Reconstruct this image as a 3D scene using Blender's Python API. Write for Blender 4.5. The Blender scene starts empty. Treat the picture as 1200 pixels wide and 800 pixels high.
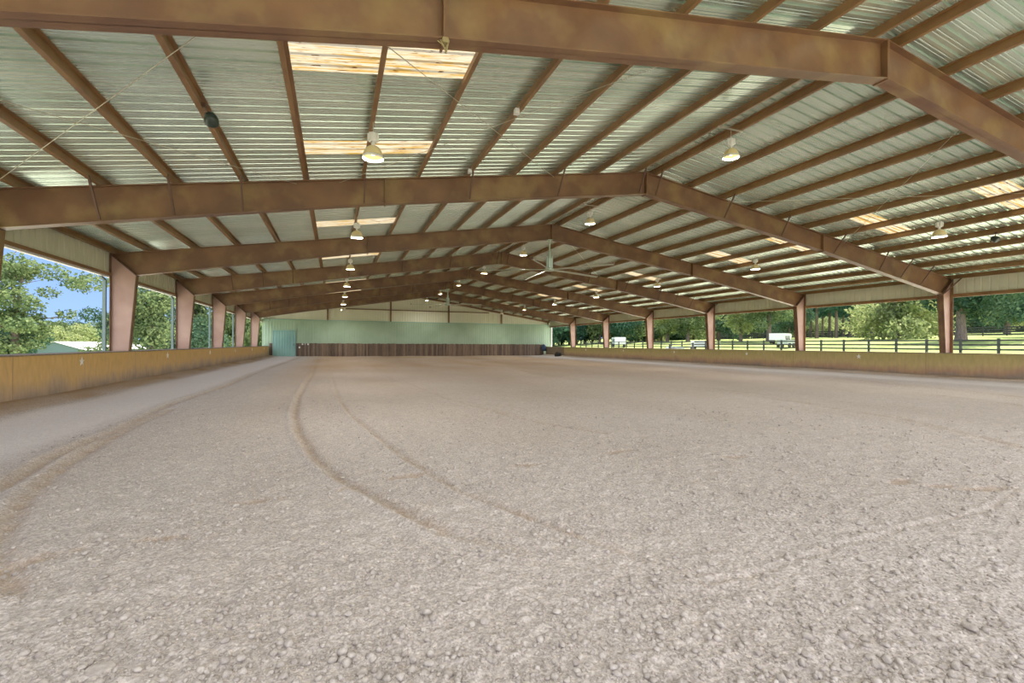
import bpy, bmesh, math, random
import numpy as np
from mathutils import Vector, Matrix, Euler
random.seed(7); rng = np.random.default_rng(7)
C = bpy.context.scene
col = C.collection

# ------------------------------------------------------------------ camera, world, sun, exposure
F_PX, CY, YAW, ROLL, EYE = 546.05, 403.41, 0.3627, 0.0047, 1.6
cd = bpy.data.cameras.new('camera'); cam = bpy.data.objects.new('camera', cd); col.objects.link(cam)
cd.sensor_fit = 'HORIZONTAL'; cd.sensor_width = 36.0; cd.lens = 36.0 * F_PX / 1200.0
cd.shift_y = (CY - 400.0) / 1200.0; cd.clip_end = 600
cam.matrix_world = Matrix.Translation((0, 0, EYE)) @ Matrix.Rotation(-YAW, 4, 'Z') @ Matrix.Rotation(math.pi/2, 4, 'X') @ Matrix.Rotation(ROLL, 4, 'Z')
C.camera = cam
C.view_settings.view_transform = 'Standard'; C.view_settings.look = 'None'
C.view_settings.gamma = 1.0; C.view_settings.use_curve_mapping = False
C.view_settings.exposure = 0.38
C.cycles.max_bounces = 10; C.cycles.diffuse_bounces = 6; C.cycles.glossy_bounces = 4
C.cycles.transmission_bounces = 6; C.cycles.transparent_max_bounces = 8
C.cycles.use_denoising = True
C.cycles.sample_clamp_indirect = 6.0
SUN_DIR = Vector((0.30, 0.10, 0.95)).normalized()      # towards the sun
SUN_POWER = 7.5
SKY_POWER = 1.25
LAMP_POWER = 54.0
FILL_CLOUD = (1.75, 1.78, 1.85)

w = bpy.data.worlds.new('sky'); C.world = w; w.use_nodes = True
nt = w.node_tree; nt.nodes.clear()
wo = nt.nodes.new('ShaderNodeOutputWorld'); bg = nt.nodes.new('ShaderNodeBackground')
tc = nt.nodes.new('ShaderNodeTexCoord'); sx = nt.nodes.new('ShaderNodeSeparateXYZ')
cr = nt.nodes.new('ShaderNodeValToRGB')
nt.links.new(tc.outputs['Generated'], sx.inputs[0]); nt.links.new(sx.outputs['Z'], cr.inputs[0])
e = cr.color_ramp.elements
e[0].position = 0.0; e[0].color = (0.30, 0.46, 0.74, 1)
e[1].position = 1.0; e[1].color = (0.09, 0.19, 0.52, 1)
x = e.new(0.08); x.color = (0.25, 0.40, 0.76, 1)
x = e.new(0.35); x.color = (0.15, 0.28, 0.66, 1)
# fill light: unseen clouds added behind the camera and high on the right
def wm(op, a, b):
    n = nt.nodes.new('ShaderNodeMath'); n.operation = op; n.use_clamp = False
    for i, q in enumerate((a, b)):
        if isinstance(q, (int, float)): n.inputs[i].default_value = q
        else: nt.links.new(q, n.inputs[i])
    return n.outputs[0]
def wr(v, a, b):
    n = nt.nodes.new('ShaderNodeMapRange'); n.interpolation_type = 'SMOOTHSTEP'; n.inputs[1].default_value = a; n.inputs[2].default_value = b; nt.links.new(v, n.inputs[0]); return n.outputs[0]
cl = wm('MAXIMUM', wr(sx.outputs['Y'], 0.0, -0.35), wm('MULTIPLY', wr(sx.outputs['Z'], 0.25, 0.5), wr(sx.outputs['X'], -0.2, 0.2)))
nz = nt.nodes.new('ShaderNodeTexNoise'); nz.inputs['Scale'].default_value = 3.0; nz.inputs['Detail'].default_value = 6; nt.links.new(tc.outputs['Generated'], nz.inputs['Vector'])
cl = wm('MULTIPLY', cl, wr(nz.outputs['Fac'], 0.25, 0.55))
mxw = nt.nodes.new('ShaderNodeMix'); mxw.data_type = 'RGBA'; nt.links.new(cl, mxw.inputs['Factor']); nt.links.new(cr.outputs[0], mxw.inputs['A']); mxw.inputs['B'].default_value = (*FILL_CLOUD, 1)
nt.links.new(mxw.outputs['Result'], bg.inputs[0]); bg.inputs[1].default_value = SKY_POWER
nt.links.new(bg.outputs[0], wo.inputs[0])

sd = bpy.data.lights.new('sun', 'SUN'); sd.energy = SUN_POWER; sd.angle = 0.012; sd.color = (1.0, 0.93, 0.80)
so = bpy.data.objects.new('sun', sd); col.objects.link(so)
so.rotation_euler = SUN_DIR.to_track_quat('Z', 'Y').to_euler(); so.location = (60, 20, 80)

# ------------------------------------------------------------------ building dimensions
XL, XR, XC = -7.9, 28.7, 10.4
Y0, BAY = -1.53, 7.762
def FY(k): return Y0 + BAY * k
YE = FY(8); YN = -2.2
SL = 0.156; ANG = math.atan(SL)
def ztop(x): return 7.79 - SL * abs(x - XC)          # rafter top
def zroof(x): return ztop(x) + 0.205                  # underside of sheets
PUR = [-6.75, -5.25, -3.76, -2.26, -0.75, 0.75, 2.32, 3.84, 5.36, 6.85, 8.43, 10.05]

# ------------------------------------------------------------------ materials
def mat(name, base=(0.5, 0.5, 0.5), rough=0.6, metal=0.0, spec=0.5):
    m = bpy.data.materials.new(name); m.use_nodes = True
    p = m.node_tree.nodes['Principled BSDF']
    p.inputs['Base Color'].default_value = (*base, 1); p.inputs['Roughness'].default_value = rough
    p.inputs['Metallic'].default_value = metal; p.inputs['Specular IOR Level'].default_value = spec
    return m
def N(m, t): return m.node_tree.nodes.new(t)
def L(m, a, b): m.node_tree.links.new(a, b)
def noise_mix(m, c1, c2, scale=3.0, detail=6, lo=0.35, hi=0.65, stretch=(1, 1, 1), c3=None, scale3=20, amount3=0.5, bump=0.0, bscale=None):
    p = m.node_tree.nodes['Principled BSDF']
    t = N(m, 'ShaderNodeTexCoord'); mp = N(m, 'ShaderNodeMapping'); mp.inputs['Scale'].default_value = stretch
    n = N(m, 'ShaderNodeTexNoise'); n.inputs['Scale'].default_value = scale; n.inputs['Detail'].default_value = detail
    r = N(m, 'ShaderNodeValToRGB'); r.color_ramp.elements[0].position = lo; r.color_ramp.elements[1].position = hi
    r.color_ramp.elements[0].color = (*c1, 1); r.color_ramp.elements[1].color = (*c2, 1)
    g = N(m, 'ShaderNodeNewGeometry')
    L(m, g.outputs['Position'], mp.inputs[0]); L(m, mp.outputs[0], n.inputs['Vector']); L(m, n.outputs['Fac'], r.inputs[0])
    out = r.outputs[0]
    if c3 is not None:
        n2 = N(m, 'ShaderNodeTexNoise'); n2.inputs['Scale'].default_value = scale3; n2.inputs['Detail'].default_value = 4
        r2 = N(m, 'ShaderNodeValToRGB'); r2.color_ramp.elements[0].position = 0.5; r2.color_ramp.elements[1].position = 0.72
        r2.color_ramp.elements[0].color = (0, 0, 0, 1); r2.color_ramp.elements[1].color = (amount3, amount3, amount3, 1)
        mx = N(m, 'ShaderNodeMix'); mx.data_type = 'RGBA'; mx.inputs['B'].default_value = (*c3, 1)
        L(m, mp.outputs[0], n2.inputs['Vector']); L(m, n2.outputs['Fac'], r2.inputs[0]); L(m, r2.outputs[0], mx.inputs['Factor'])
        L(m, out, mx.inputs['A']); out = mx.outputs['Result']
    L(m, out, p.inputs['Base Color'])
    if bump:
        b = N(m, 'ShaderNodeBump'); b.inputs['Strength'].default_value = bump; b.inputs['Distance'].default_value = 0.02
        n3 = N(m, 'ShaderNodeTexNoise'); n3.inputs['Scale'].default_value = bscale or scale * 6; n3.inputs['Detail'].default_value = 8
        L(m, mp.outputs[0], n3.inputs['Vector']); L(m, n3.outputs['Fac'], b.inputs['Height']); L(m, b.outputs[0], p.inputs['Normal'])
    return m

M = {}
M['steel'] = noise_mix(mat('oxide primer steel', rough=0.42, spec=0.6), (0.165, 0.082, 0.042), (0.24, 0.128, 0.058), 1.3, 5, 0.35, 0.7, c3=(0.42, 0.31, 0.12), scale3=1.1, amount3=0.45, bump=0.05, bscale=60)
M['purlin'] = noise_mix(mat('brown purlin steel', rough=0.45, spec=0.6), (0.22, 0.115, 0.045), (0.30, 0.17, 0.065), 2.0, 5)
M['column'] = noise_mix(mat('lit pink web steel', rough=0.45, spec=0.5), (0.40, 0.24, 0.19), (0.54, 0.36, 0.30), 0.9, 5, 0.3, 0.7)  # column webs: bounce light painted in as a paler pink than the flanges
M['plate'] = mat('dark plate steel', (0.13, 0.07, 0.045), 0.6)
M['sheet'] = noise_mix(mat('galvalume roof sheet', rough=0.27, metal=0.72, spec=0.5), (0.66, 0.80, 0.68), (0.80, 0.92, 0.80), 0.8, 6, stretch=(0.3, 2, 1))
M['whitemetal'] = noise_mix(mat('pale painted sheet', rough=0.5), (0.80, 0.80, 0.64), (0.86, 0.85, 0.70), 0.6, 4)
M['liner'] = noise_mix(mat('pale green liner sheet', rough=0.45), (0.38, 0.52, 0.38), (0.45, 0.60, 0.46), 0.5, 4)
M['door'] = noise_mix(mat('teal door sheet', rough=0.45), (0.24, 0.45, 0.42), (0.30, 0.52, 0.48), 0.7, 4)
M['header'] = noise_mix(mat('header sheet', rough=0.55), (0.62, 0.62, 0.48), (0.72, 0.71, 0.56), 0.6, 4)
M['whitetrim'] = mat('white trim', (0.75, 0.74, 0.70), 0.5)
M['gutter'] = mat('pale grey gutter', (0.42, 0.48, 0.46), 0.45)
M['spout'] = mat('grey green downspout', (0.17, 0.24, 0.24), 0.5)
M['galv'] = mat('galvanised fan metal', (0.50, 0.60, 0.52), 0.35, 0.6)
M['blade'] = mat('fan blade aluminium', (0.55, 0.60, 0.50), 0.35, 0.5)
M['wire'] = mat('cable steel', (0.55, 0.52, 0.40), 0.4, 0.5)
M['ballast'] = mat('white ballast housing', (0.80, 0.80, 0.74), 0.4)
M['rusty'] = mat('rusted bracket', (0.33, 0.26, 0.12), 0.8)
M['black'] = mat('dark green black plastic', (0.03, 0.045, 0.035), 0.35)
M['whitestar'] = mat('white painted star', (0.85, 0.84, 0.76), 0.5)
M['fence'] = noise_mix(mat('black fence board', rough=0.8), (0.030, 0.032, 0.035), (0.065, 0.065, 0.065), 3)
M['bark'] = noise_mix(mat('bark', rough=0.9), (0.10, 0.075, 0.06), (0.22, 0.17, 0.14), 4, stretch=(4, 4, 0.6), bump=0.4)
M['whitevehicle'] = mat('white vehicle paint', (0.75, 0.78, 0.80), 0.35)
M['rubber'] = mat('tyre rubber', (0.03, 0.03, 0.03), 0.8)
M['darkglass'] = mat('dark window glass', (0.03, 0.04, 0.05), 0.1)
M['shedwall'] = mat('shed grey green wall', (0.13, 0.20, 0.23), 0.6)
M['shedroof'] = mat('shed white roof', (0.78, 0.78, 0.76), 0.5)
M['greytimber'] = noise_mix(mat('grey timber', rough=0.85), (0.24, 0.18, 0.12), (0.34, 0.27, 0.19), 3, stretch=(3, 3, 0.5))
M['tarp'] = mat('dark blue tarp', (0.03, 0.06, 0.13), 0.6)
M['paper'] = mat('white paper', (0.85, 0.85, 0.83), 0.7)

def barrier_mat(name, top, mid, low):
    m = mat(name, rough=0.7); p = m.node_tree.nodes['Principled BSDF']
    g = N(m, 'ShaderNodeNewGeometry'); s = N(m, 'ShaderNodeSeparateXYZ'); L(m, g.outputs['Position'], s.inputs[0])
    n = N(m, 'ShaderNodeTexNoise'); n.inputs['Scale'].default_value = 1.2; n.inputs['Detail'].default_value = 8
    mp = N(m, 'ShaderNodeMapping'); mp.inputs['Scale'].default_value = (1, 1, 0.6); L(m, g.outputs['Position'], mp.inputs[0]); L(m, mp.outputs[0], n.inputs['Vector'])
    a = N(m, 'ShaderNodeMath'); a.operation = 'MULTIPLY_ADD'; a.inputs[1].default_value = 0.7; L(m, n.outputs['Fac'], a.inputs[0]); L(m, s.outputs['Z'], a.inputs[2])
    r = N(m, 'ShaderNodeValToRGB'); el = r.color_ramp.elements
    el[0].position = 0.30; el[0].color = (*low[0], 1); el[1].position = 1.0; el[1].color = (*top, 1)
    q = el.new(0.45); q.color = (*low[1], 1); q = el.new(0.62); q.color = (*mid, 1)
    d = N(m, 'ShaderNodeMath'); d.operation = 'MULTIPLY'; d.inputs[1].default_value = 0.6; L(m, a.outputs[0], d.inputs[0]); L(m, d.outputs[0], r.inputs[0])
    n2 = N(m, 'ShaderNodeTexNoise'); n2.inputs['Scale'].default_value = 5; n2.inputs['Detail'].default_value = 10
    mp2 = N(m, 'ShaderNodeMapping'); mp2.inputs['Scale'].default_value = (1, 1.6, 0.5); L(m, g.outputs['Position'], mp2.inputs[0]); L(m, mp2.outputs[0], n2.inputs['Vector'])
    hs = N(m, 'ShaderNodeHueSaturation'); mr = N(m, 'ShaderNodeMapRange'); mr.inputs[1].default_value = 0.3; mr.inputs[2].default_value = 0.7; mr.inputs[3].default_value = 0.9; mr.inputs[4].default_value = 1.1
    L(m, n2.outputs['Fac'], mr.inputs[0]); L(m, mr.outputs[0], hs.inputs['Value']); L(m, r.outputs[0], hs.inputs['Color'])
    # panel joints every 2.44 m
    w_ = N(m, 'ShaderNodeMath'); w_.operation = 'PINGPONG'; w_.inputs[1].default_value = 3.66; L(m, s.outputs['Y'], w_.inputs[0])
    c = N(m, 'ShaderNodeMath'); c.operation = 'LESS_THAN'; c.inputs[1].default_value = 0.008; L(m, w_.outputs[0], c.inputs[0])
    mx = N(m, 'ShaderNodeMix'); mx.data_type = 'RGBA'; L(m, c.outputs[0], mx.inputs['Factor']); L(m, hs.outputs[0], mx.inputs['A']); mx.inputs['B'].default_value = (0.25, 0.17, 0.08, 1)
    L(m, mx.outputs['Result'], p.inputs['Base Color'])
    return m
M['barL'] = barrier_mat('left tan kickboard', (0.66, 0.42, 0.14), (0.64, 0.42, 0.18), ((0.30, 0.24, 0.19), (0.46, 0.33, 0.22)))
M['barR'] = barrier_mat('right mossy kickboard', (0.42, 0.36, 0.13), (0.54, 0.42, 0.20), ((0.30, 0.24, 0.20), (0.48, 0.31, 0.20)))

# weathered boards of the end wall
def boards():
    m = mat('weathered boards', rough=0.85); p = m.node_tree.nodes['Principled BSDF']
    g = N(m, 'ShaderNodeNewGeometry'); s = N(m, 'ShaderNodeSeparateXYZ'); L(m, g.outputs['Position'], s.inputs[0])
    mu = N(m, 'ShaderNodeMath'); mu.operation = 'DIVIDE'; mu.inputs[1].default_value = 0.19; L(m, s.outputs['X'], mu.inputs[0])
    fl = N(m, 'ShaderNodeMath'); fl.operation = 'FLOOR'; L(m, mu.outputs[0], fl.inputs[0])
    wn = N(m, 'ShaderNodeTexWhiteNoise'); wn.noise_dimensions = '1D'; L(m, fl.outputs[0], wn.inputs['W'])
    n = N(m, 'ShaderNodeTexNoise'); n.inputs['Scale'].default_value = 2.0; n.inputs['Detail'].default_value = 8
    mp = N(m, 'ShaderNodeMapping'); mp.inputs['Scale'].default_value = (4, 1, 0.7); L(m, g.outputs['Position'], mp.inputs[0]); L(m, mp.outputs[0], n.inputs['Vector'])
    ad = N(m, 'ShaderNodeMath'); ad.operation = 'ADD'; L(m, wn.outputs['Value'], ad.inputs[0]); L(m, n.outputs['Fac'], ad.inputs[1])
    r = N(m, 'ShaderNodeValToRGB'); el = r.color_ramp.elements
    el[0].position = 0.25; el[0].color = (0.10, 0.07, 0.055, 1); el[1].position = 1.0; el[1].color = (0.30, 0.22, 0.16, 1)
    d = N(m, 'ShaderNodeMath'); d.operation = 'MULTIPLY'; d.inputs[1].default_value = 0.62; L(m, ad.outputs[0], d.inputs[0]); L(m, d.outputs[0], r.inputs[0])
    L(m, r.outputs[0], p.inputs['Base Color']); return m
M['boards'] = boards()

# translucent fibreglass skylight, stained with rust spots
def sky_mat():
    m = bpy.data.materials.new('stained fibreglass skylight'); m.use_nodes = True
    m.node_tree.nodes.clear()
    o = N(m, 'ShaderNodeOutputMaterial'); tr = N(m, 'ShaderNodeBsdfTranslucent'); df = N(m, 'ShaderNodeBsdfDiffuse'); mx = N(m, 'ShaderNodeMixShader'); mx.inputs[0].default_value = 0.25
    g = N(m, 'ShaderNodeNewGeometry'); mp = N(m, 'ShaderNodeMapping'); mp.inputs['Scale'].default_value = (0.5, 6.0, 1); L(m, g.outputs['Position'], mp.inputs[0])
    n = N(m, 'ShaderNodeTexNoise'); n.inputs['Scale'].default_value = 2.2; n.inputs['Detail'].default_value = 5
    n2 = N(m, 'ShaderNodeTexNoise'); n2.inputs['Scale'].default_value = 9; n2.inputs['Detail'].default_value = 6
    L(m, mp.outputs[0], n.inputs['Vector']); L(m, mp.outputs[0], n2.inputs['Vector'])
    r = N(m, 'ShaderNodeValToRGB'); el = r.color_ramp.elements
    el[0].position = 0.47; el[0].color = (0.36, 0.32, 0.23, 1); el[1].position = 0.60; el[1].color = (0.30, 0.19, 0.05, 1)
    r2 = N(m, 'ShaderNodeValToRGB'); el = r2.color_ramp.elements
    el[0].position = 0.60; el[0].color = (1, 1, 1, 1); el[1].position = 0.66; el[1].color = (0.28, 0.14, 0.05, 1)
    L(m, n.outputs['Fac'], r.inputs[0]); L(m, n2.outputs['Fac'], r2.inputs[0])
    mm = N(m, 'ShaderNodeMix'); mm.data_type = 'RGBA'; mm.blend_type = 'MULTIPLY'; mm.inputs['Factor'].default_value = 1
    L(m, r.outputs[0], mm.inputs['A']); L(m, r2.outputs[0], mm.inputs['B'])
    L(m, mm.outputs['Result'], tr.inputs[0]); L(m, mm.outputs['Result'], df.inputs[0])
    L(m, tr.outputs[0], mx.inputs[1]); L(m, df.outputs[0], mx.inputs[2]); L(m, mx.outputs[0], o.inputs[0])
    return m
M['sky'] = sky_mat()

def leaf_mat(name, c1, c2, trans=0.35):
    m = bpy.data.materials.new(name); m.use_nodes = True; m.node_tree.nodes.clear()
    o = N(m, 'ShaderNodeOutputMaterial'); df = N(m, 'ShaderNodeBsdfDiffuse'); tr = N(m, 'ShaderNodeBsdfTranslucent'); mx = N(m, 'ShaderNodeMixShader'); mx.inputs[0].default_value = trans
    g = N(m, 'ShaderNodeNewGeometry'); n = N(m, 'ShaderNodeTexNoise'); n.inputs['Scale'].default_value = 0.45; n.inputs['Detail'].default_value = 5
    L(m, g.outputs['Position'], n.inputs['Vector'])
    ri = N(m, 'ShaderNodeMath'); ri.operation = 'MULTIPLY_ADD'; ri.inputs[1].default_value = 0.35; L(m, g.outputs['Random Per Island'], ri.inputs[0])
    sb = N(m, 'ShaderNodeMath'); sb.operation = 'SUBTRACT'; sb.inputs[1].default_value = 0.17; L(m, n.outputs['Fac'], sb.inputs[0]); L(m, sb.outputs[0], ri.inputs[2])
    r = N(m, 'ShaderNodeValToRGB'); r.color_ramp.elements[0].position = 0.3; r.color_ramp.elements[1].position = 0.7
    r.color_ramp.elements[0].color = (*c1, 1); r.color_ramp.elements[1].color = (*c2, 1)
    L(m, ri.outputs[0], r.inputs[0]); L(m, r.outputs[0], df.inputs[0]); L(m, r.outputs[0], tr.inputs[0])
    L(m, df.outputs[0], mx.inputs[1]); L(m, tr.outputs[0], mx.inputs[2]); L(m, mx.outputs[0], o.inputs[0])
    return m
M['leaf_dark'] = leaf_mat('dark leaves', (0.045, 0.095, 0.065), (0.12, 0.19, 0.11))
M['leaf_mid'] = leaf_mat('green leaves', (0.09, 0.145, 0.07), (0.25, 0.31, 0.14))
M['leaf_bright'] = leaf_mat('yellow green leaves', (0.22, 0.29, 0.11), (0.48, 0.51, 0.26), 0.45)
M['leaf_blue'] = leaf_mat('blue green needles', (0.045, 0.11, 0.085), (0.10, 0.20, 0.13))

def sand_mat():
    m = mat('arena sand', rough=0.95, spec=0.15); p = m.node_tree.nodes['Principled BSDF']
    g = N(m, 'ShaderNodeNewGeometry')
    def no(scale, det=6, st=(1, 1, 1)):
        mp = N(m, 'ShaderNodeMapping'); mp.inputs['Scale'].default_value = st; L(m, g.outputs['Position'], mp.inputs[0])
        n = N(m, 'ShaderNodeTexNoise'); n.inputs['Scale'].default_value = scale; n.inputs['Detail'].default_value = det; L(m, mp.outputs[0], n.inputs['Vector']); return n
    a = no(0.35, 5, (1, 0.5, 1)); r = N(m, 'ShaderNodeValToRGB'); el = r.color_ramp.elements
    el[0].position = 0.3; el[0].color = (0.50, 0.44, 0.41, 1); el[1].position = 0.7; el[1].color = (0.55, 0.495, 0.475, 1); L(m, a.outputs['Fac'], r.inputs[0])
    f = no(45, 8); r2 = N(m, 'ShaderNodeValToRGB'); el = r2.color_ramp.elements
    el[0].position = 0.3; el[0].color = (0.74, 0.72, 0.70, 1); el[1].position = 0.65; el[1].color = (1.12, 1.12, 1.12, 1); L(m, f.outputs['Fac'], r2.inputs[0])
    def cells(scale, amp, src):
        v = N(m, 'ShaderNodeTexVoronoi'); v.inputs['Scale'].default_value = scale; L(m, g.outputs['Position'], v.inputs['Vector'])
        sp = N(m, 'ShaderNodeSeparateColor'); L(m, v.outputs['Color'], sp.inputs[0])
        mr = N(m, 'ShaderNodeMapRange'); mr.inputs[3].default_value = 1-amp; mr.inputs[4].default_value = 1+amp; L(m, sp.outputs[0], mr.inputs[0])
        vm = N(m, 'ShaderNodeVectorMath'); vm.operation = 'SCALE'; L(m, src, vm.inputs[0]); L(m, mr.outputs[0], vm.inputs['Scale']); return vm.outputs[0]
    mm = N(m, 'ShaderNodeMix'); mm.data_type = 'RGBA'; mm.blend_type = 'MULTIPLY'; mm.inputs['Factor'].default_value = 1; L(m, r.outputs[0], mm.inputs['A']); L(m, cells(11, 0.05, cells(95, 0.17, cells(42, 0.12, r2.outputs[0]))), mm.inputs['B'])
    # scattered damp ochre spots, painted groove shade; negative values paint daylight near openings
    at = N(m, 'ShaderNodeAttribute'); at.attribute_name = 'damp_and_light'
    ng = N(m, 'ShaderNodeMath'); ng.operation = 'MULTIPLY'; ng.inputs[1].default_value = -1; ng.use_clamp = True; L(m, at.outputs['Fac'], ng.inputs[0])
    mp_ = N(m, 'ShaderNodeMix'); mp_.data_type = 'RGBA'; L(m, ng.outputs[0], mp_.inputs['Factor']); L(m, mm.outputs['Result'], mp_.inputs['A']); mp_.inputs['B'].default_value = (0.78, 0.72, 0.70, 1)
    mx = N(m, 'ShaderNodeMix'); mx.data_type = 'RGBA'; L(m, at.outputs['Fac'], mx.inputs['Factor']); L(m, mp_.outputs['Result'], mx.inputs['A']); mx.inputs['B'].default_value = (0.37, 0.24, 0.135, 1)
    L(m, mx.outputs['Result'], p.inputs['Base Color'])
    b = N(m, 'ShaderNodeBump'); b.inputs['Strength'].default_value = 0.8; b.inputs['Distance'].default_value = 0.014
    h1 = no(28, 8); h2 = N(m, 'ShaderNodeTexVoronoi'); h2.inputs['Scale'].default_value = 38; L(m, g.outputs['Position'], h2.inputs['Vector'])
    ad = N(m, 'ShaderNodeMath'); ad.operation = 'MULTIPLY_ADD'; ad.inputs[1].default_value = -0.6; L(m, h2.outputs['Distance'], ad.inputs[0]); L(m, h1.outputs['Fac'], ad.inputs[2])
    L(m, ad.outputs[0], b.inputs['Height']); L(m, b.outputs[0], p.inputs['Normal'])
    return m
M['sand'] = sand_mat()
M['clod'] = noise_mix(mat('dry clod', rough=0.95, spec=0.1), (0.38, 0.33, 0.30), (0.58, 0.52, 0.48), 25, 6, bump=0.3, bscale=150)
M['grass'] = noise_mix(mat('lawn', rough=0.9, spec=0.1), (0.21, 0.28, 0.08), (0.34, 0.40, 0.14), 0.25, 10, c3=(0.40, 0.36, 0.20), scale3=1.5, amount3=0.35)

# ------------------------------------------------------------------ helpers
def link_mesh(name, verts, faces, m, parent=None, smooth=False):
    me = bpy.data.meshes.new(name); me.from_pydata([tuple(v) for v in verts], [], faces); me.update()
    if smooth: me.polygons.foreach_set('use_smooth', [True] * len(me.polygons))
    for mm in (m if isinstance(m, list) else [m]): me.materials.append(mm)
    o = bpy.data.objects.new(name, me); col.objects.link(o)
    if parent: o.parent = parent
    return o
class MB:
    def __init__(s): s.v = []; s.f = []
    def add(s, vs, fs):
        k = len(s.v); s.v += [tuple(v) for v in vs]; s.f += [tuple(i + k for i in f) for f in fs]
    def box(s, x0, x1, y0, y1, z0, z1, bev=0):
        vs = [(x0,y0,z0),(x1,y0,z0),(x1,y1,z0),(x0,y1,z0),(x0,y0,z1),(x1,y0,z1),(x1,y1,z1),(x0,y1,z1)]
        s.add(vs, [(0,3,2,1),(4,5,6,7),(0,1,5,4),(1,2,6,5),(2,3,7,6),(3,0,4,7)]); return s
    def prism(s, poly, axis, a, b):
        """polygon extruded; axis 'y': poly is (x,z); axis 'x': poly is (y,z); axis 'z': poly is (x,y)"""
        def P(q, t): return (q[0], t, q[1]) if axis == 'y' else ((t, q[0], q[1]) if axis == 'x' else (q[0], q[1], t))
        n = len(poly); vs = [P(q, a) for q in poly] + [P(q, b) for q in poly]
        s.add(vs, [tuple(range(n)), tuple(range(2*n-1, n-1, -1))] + [(i, i+n, (i+1) % n + n, (i+1) % n) for i in range(n)]); return s
    def tube(s, p, q, r, n=8, r2=None):
        p, q = Vector(p), Vector(q); r2 = r if r2 is None else r2
        d = (q - p).normalized(); a = d.orthogonal().normalized(); b = d.cross(a)
        vs = []
        for c, rr in ((p, r), (q, r2)):
            for i in range(n):
                t = 2*math.pi*i/n; vs.append(c + a*math.cos(t)*rr + b*math.sin(t)*rr)
        s.add(vs, [tuple(range(n-1,-1,-1)), tuple(range(n, 2*n))] + [(i, (i+1)%n, (i+1)%n+n, i+n) for i in range(n)]); return s
    def lathe(s, prof, c=(0,0,0), n=20, close=False):
        vs = []; m_ = len(prof)
        for i in range(n):
            t = 2*math.pi*i/n
            for r, z in prof: vs.append((c[0]+r*math.cos(t), c[1]+r*math.sin(t), c[2]+z))
        fs = [(i*m_+j, ((i+1)%n)*m_+j, ((i+1)%n)*m_+j+1, i*m_+j+1) for i in range(n) for j in range(m_-1)]
        s.add(vs, fs); return s
    def obar(s, p, q, w_, h, up=(0,0,1)):
        """rectangular bar between two points"""
        p, q = Vector(p), Vector(q); d = (q-p).normalized(); side = d.cross(Vector(up)).normalized(); u = side.cross(d)
        vs = [c + side*a*w_/2 + u*b_*h/2 for c in (p, q) for a, b_ in ((-1,-1),(1,-1),(1,1),(-1,1))]
        s.add(vs, [(0,1,2,3),(7,6,5,4),(0,4,5,1),(1,5,6,2),(2,6,7,3),(3,7,4,0)]); return s
    def build(s, name, m, parent=None, smooth=False):
        o = link_mesh(name, s.v, s.f, m, parent, smooth)
        bm = bmesh.new(); bm.from_mesh(o.data); bmesh.ops.recalc_face_normals(bm, faces=bm.faces); bm.to_mesh(o.data); bm.free()
        return o
def empty(name, loc, label=None, cat=None, group=None, rz=0):
    o = bpy.data.objects.new(name, None); col.objects.link(o); o.location = loc; o.rotation_euler = (0, 0, rz); o.empty_display_size = 0.2
    return tag(o, label, cat, group)
def tag(o, label=None, cat=None, group=None, kind=None):
    if label: o['label'] = label
    if cat: o['category'] = cat
    if group: o['group'] = group
    if kind: o['kind'] = kind
    return o
def struct(o): o['kind'] = 'structure'; return o
def copy_tree(o, parent=None):
    c = o.copy(); col.objects.link(c)
    if parent is not None: c.parent = parent
    for ch in o.children: copy_tree(ch, c)
    return c
ORD = ['nearest', 'second', 'third', 'fourth', 'fifth', 'sixth', 'seventh', 'eighth', 'ninth', 'tenth', 'eleventh', 'twelfth', 'thirteenth', 'fourteenth']

# ------------------------------------------------------------------ noise
def vnoise(x, y, seed=0):
    xi = np.floor(x).astype(np.int64); yi = np.floor(y).astype(np.int64); fx = x - xi; fy = y - yi
    fx = fx*fx*(3-2*fx); fy = fy*fy*(3-2*fy)
    def h(a, b):
        n = (a*374761393 + b*668265263 + seed*974634777) & 0xffffffff
        n = ((n ^ (n >> 13)) * 1274126177) & 0xffffffff
        return ((n ^ (n >> 16)) & 0xffff) / 65535.0
    return (h(xi, yi)*(1-fx) + h(xi+1, yi)*fx)*(1-fy) + (h(xi, yi+1)*(1-fx) + h(xi+1, yi+1)*fx)*fy - 0.5

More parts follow.
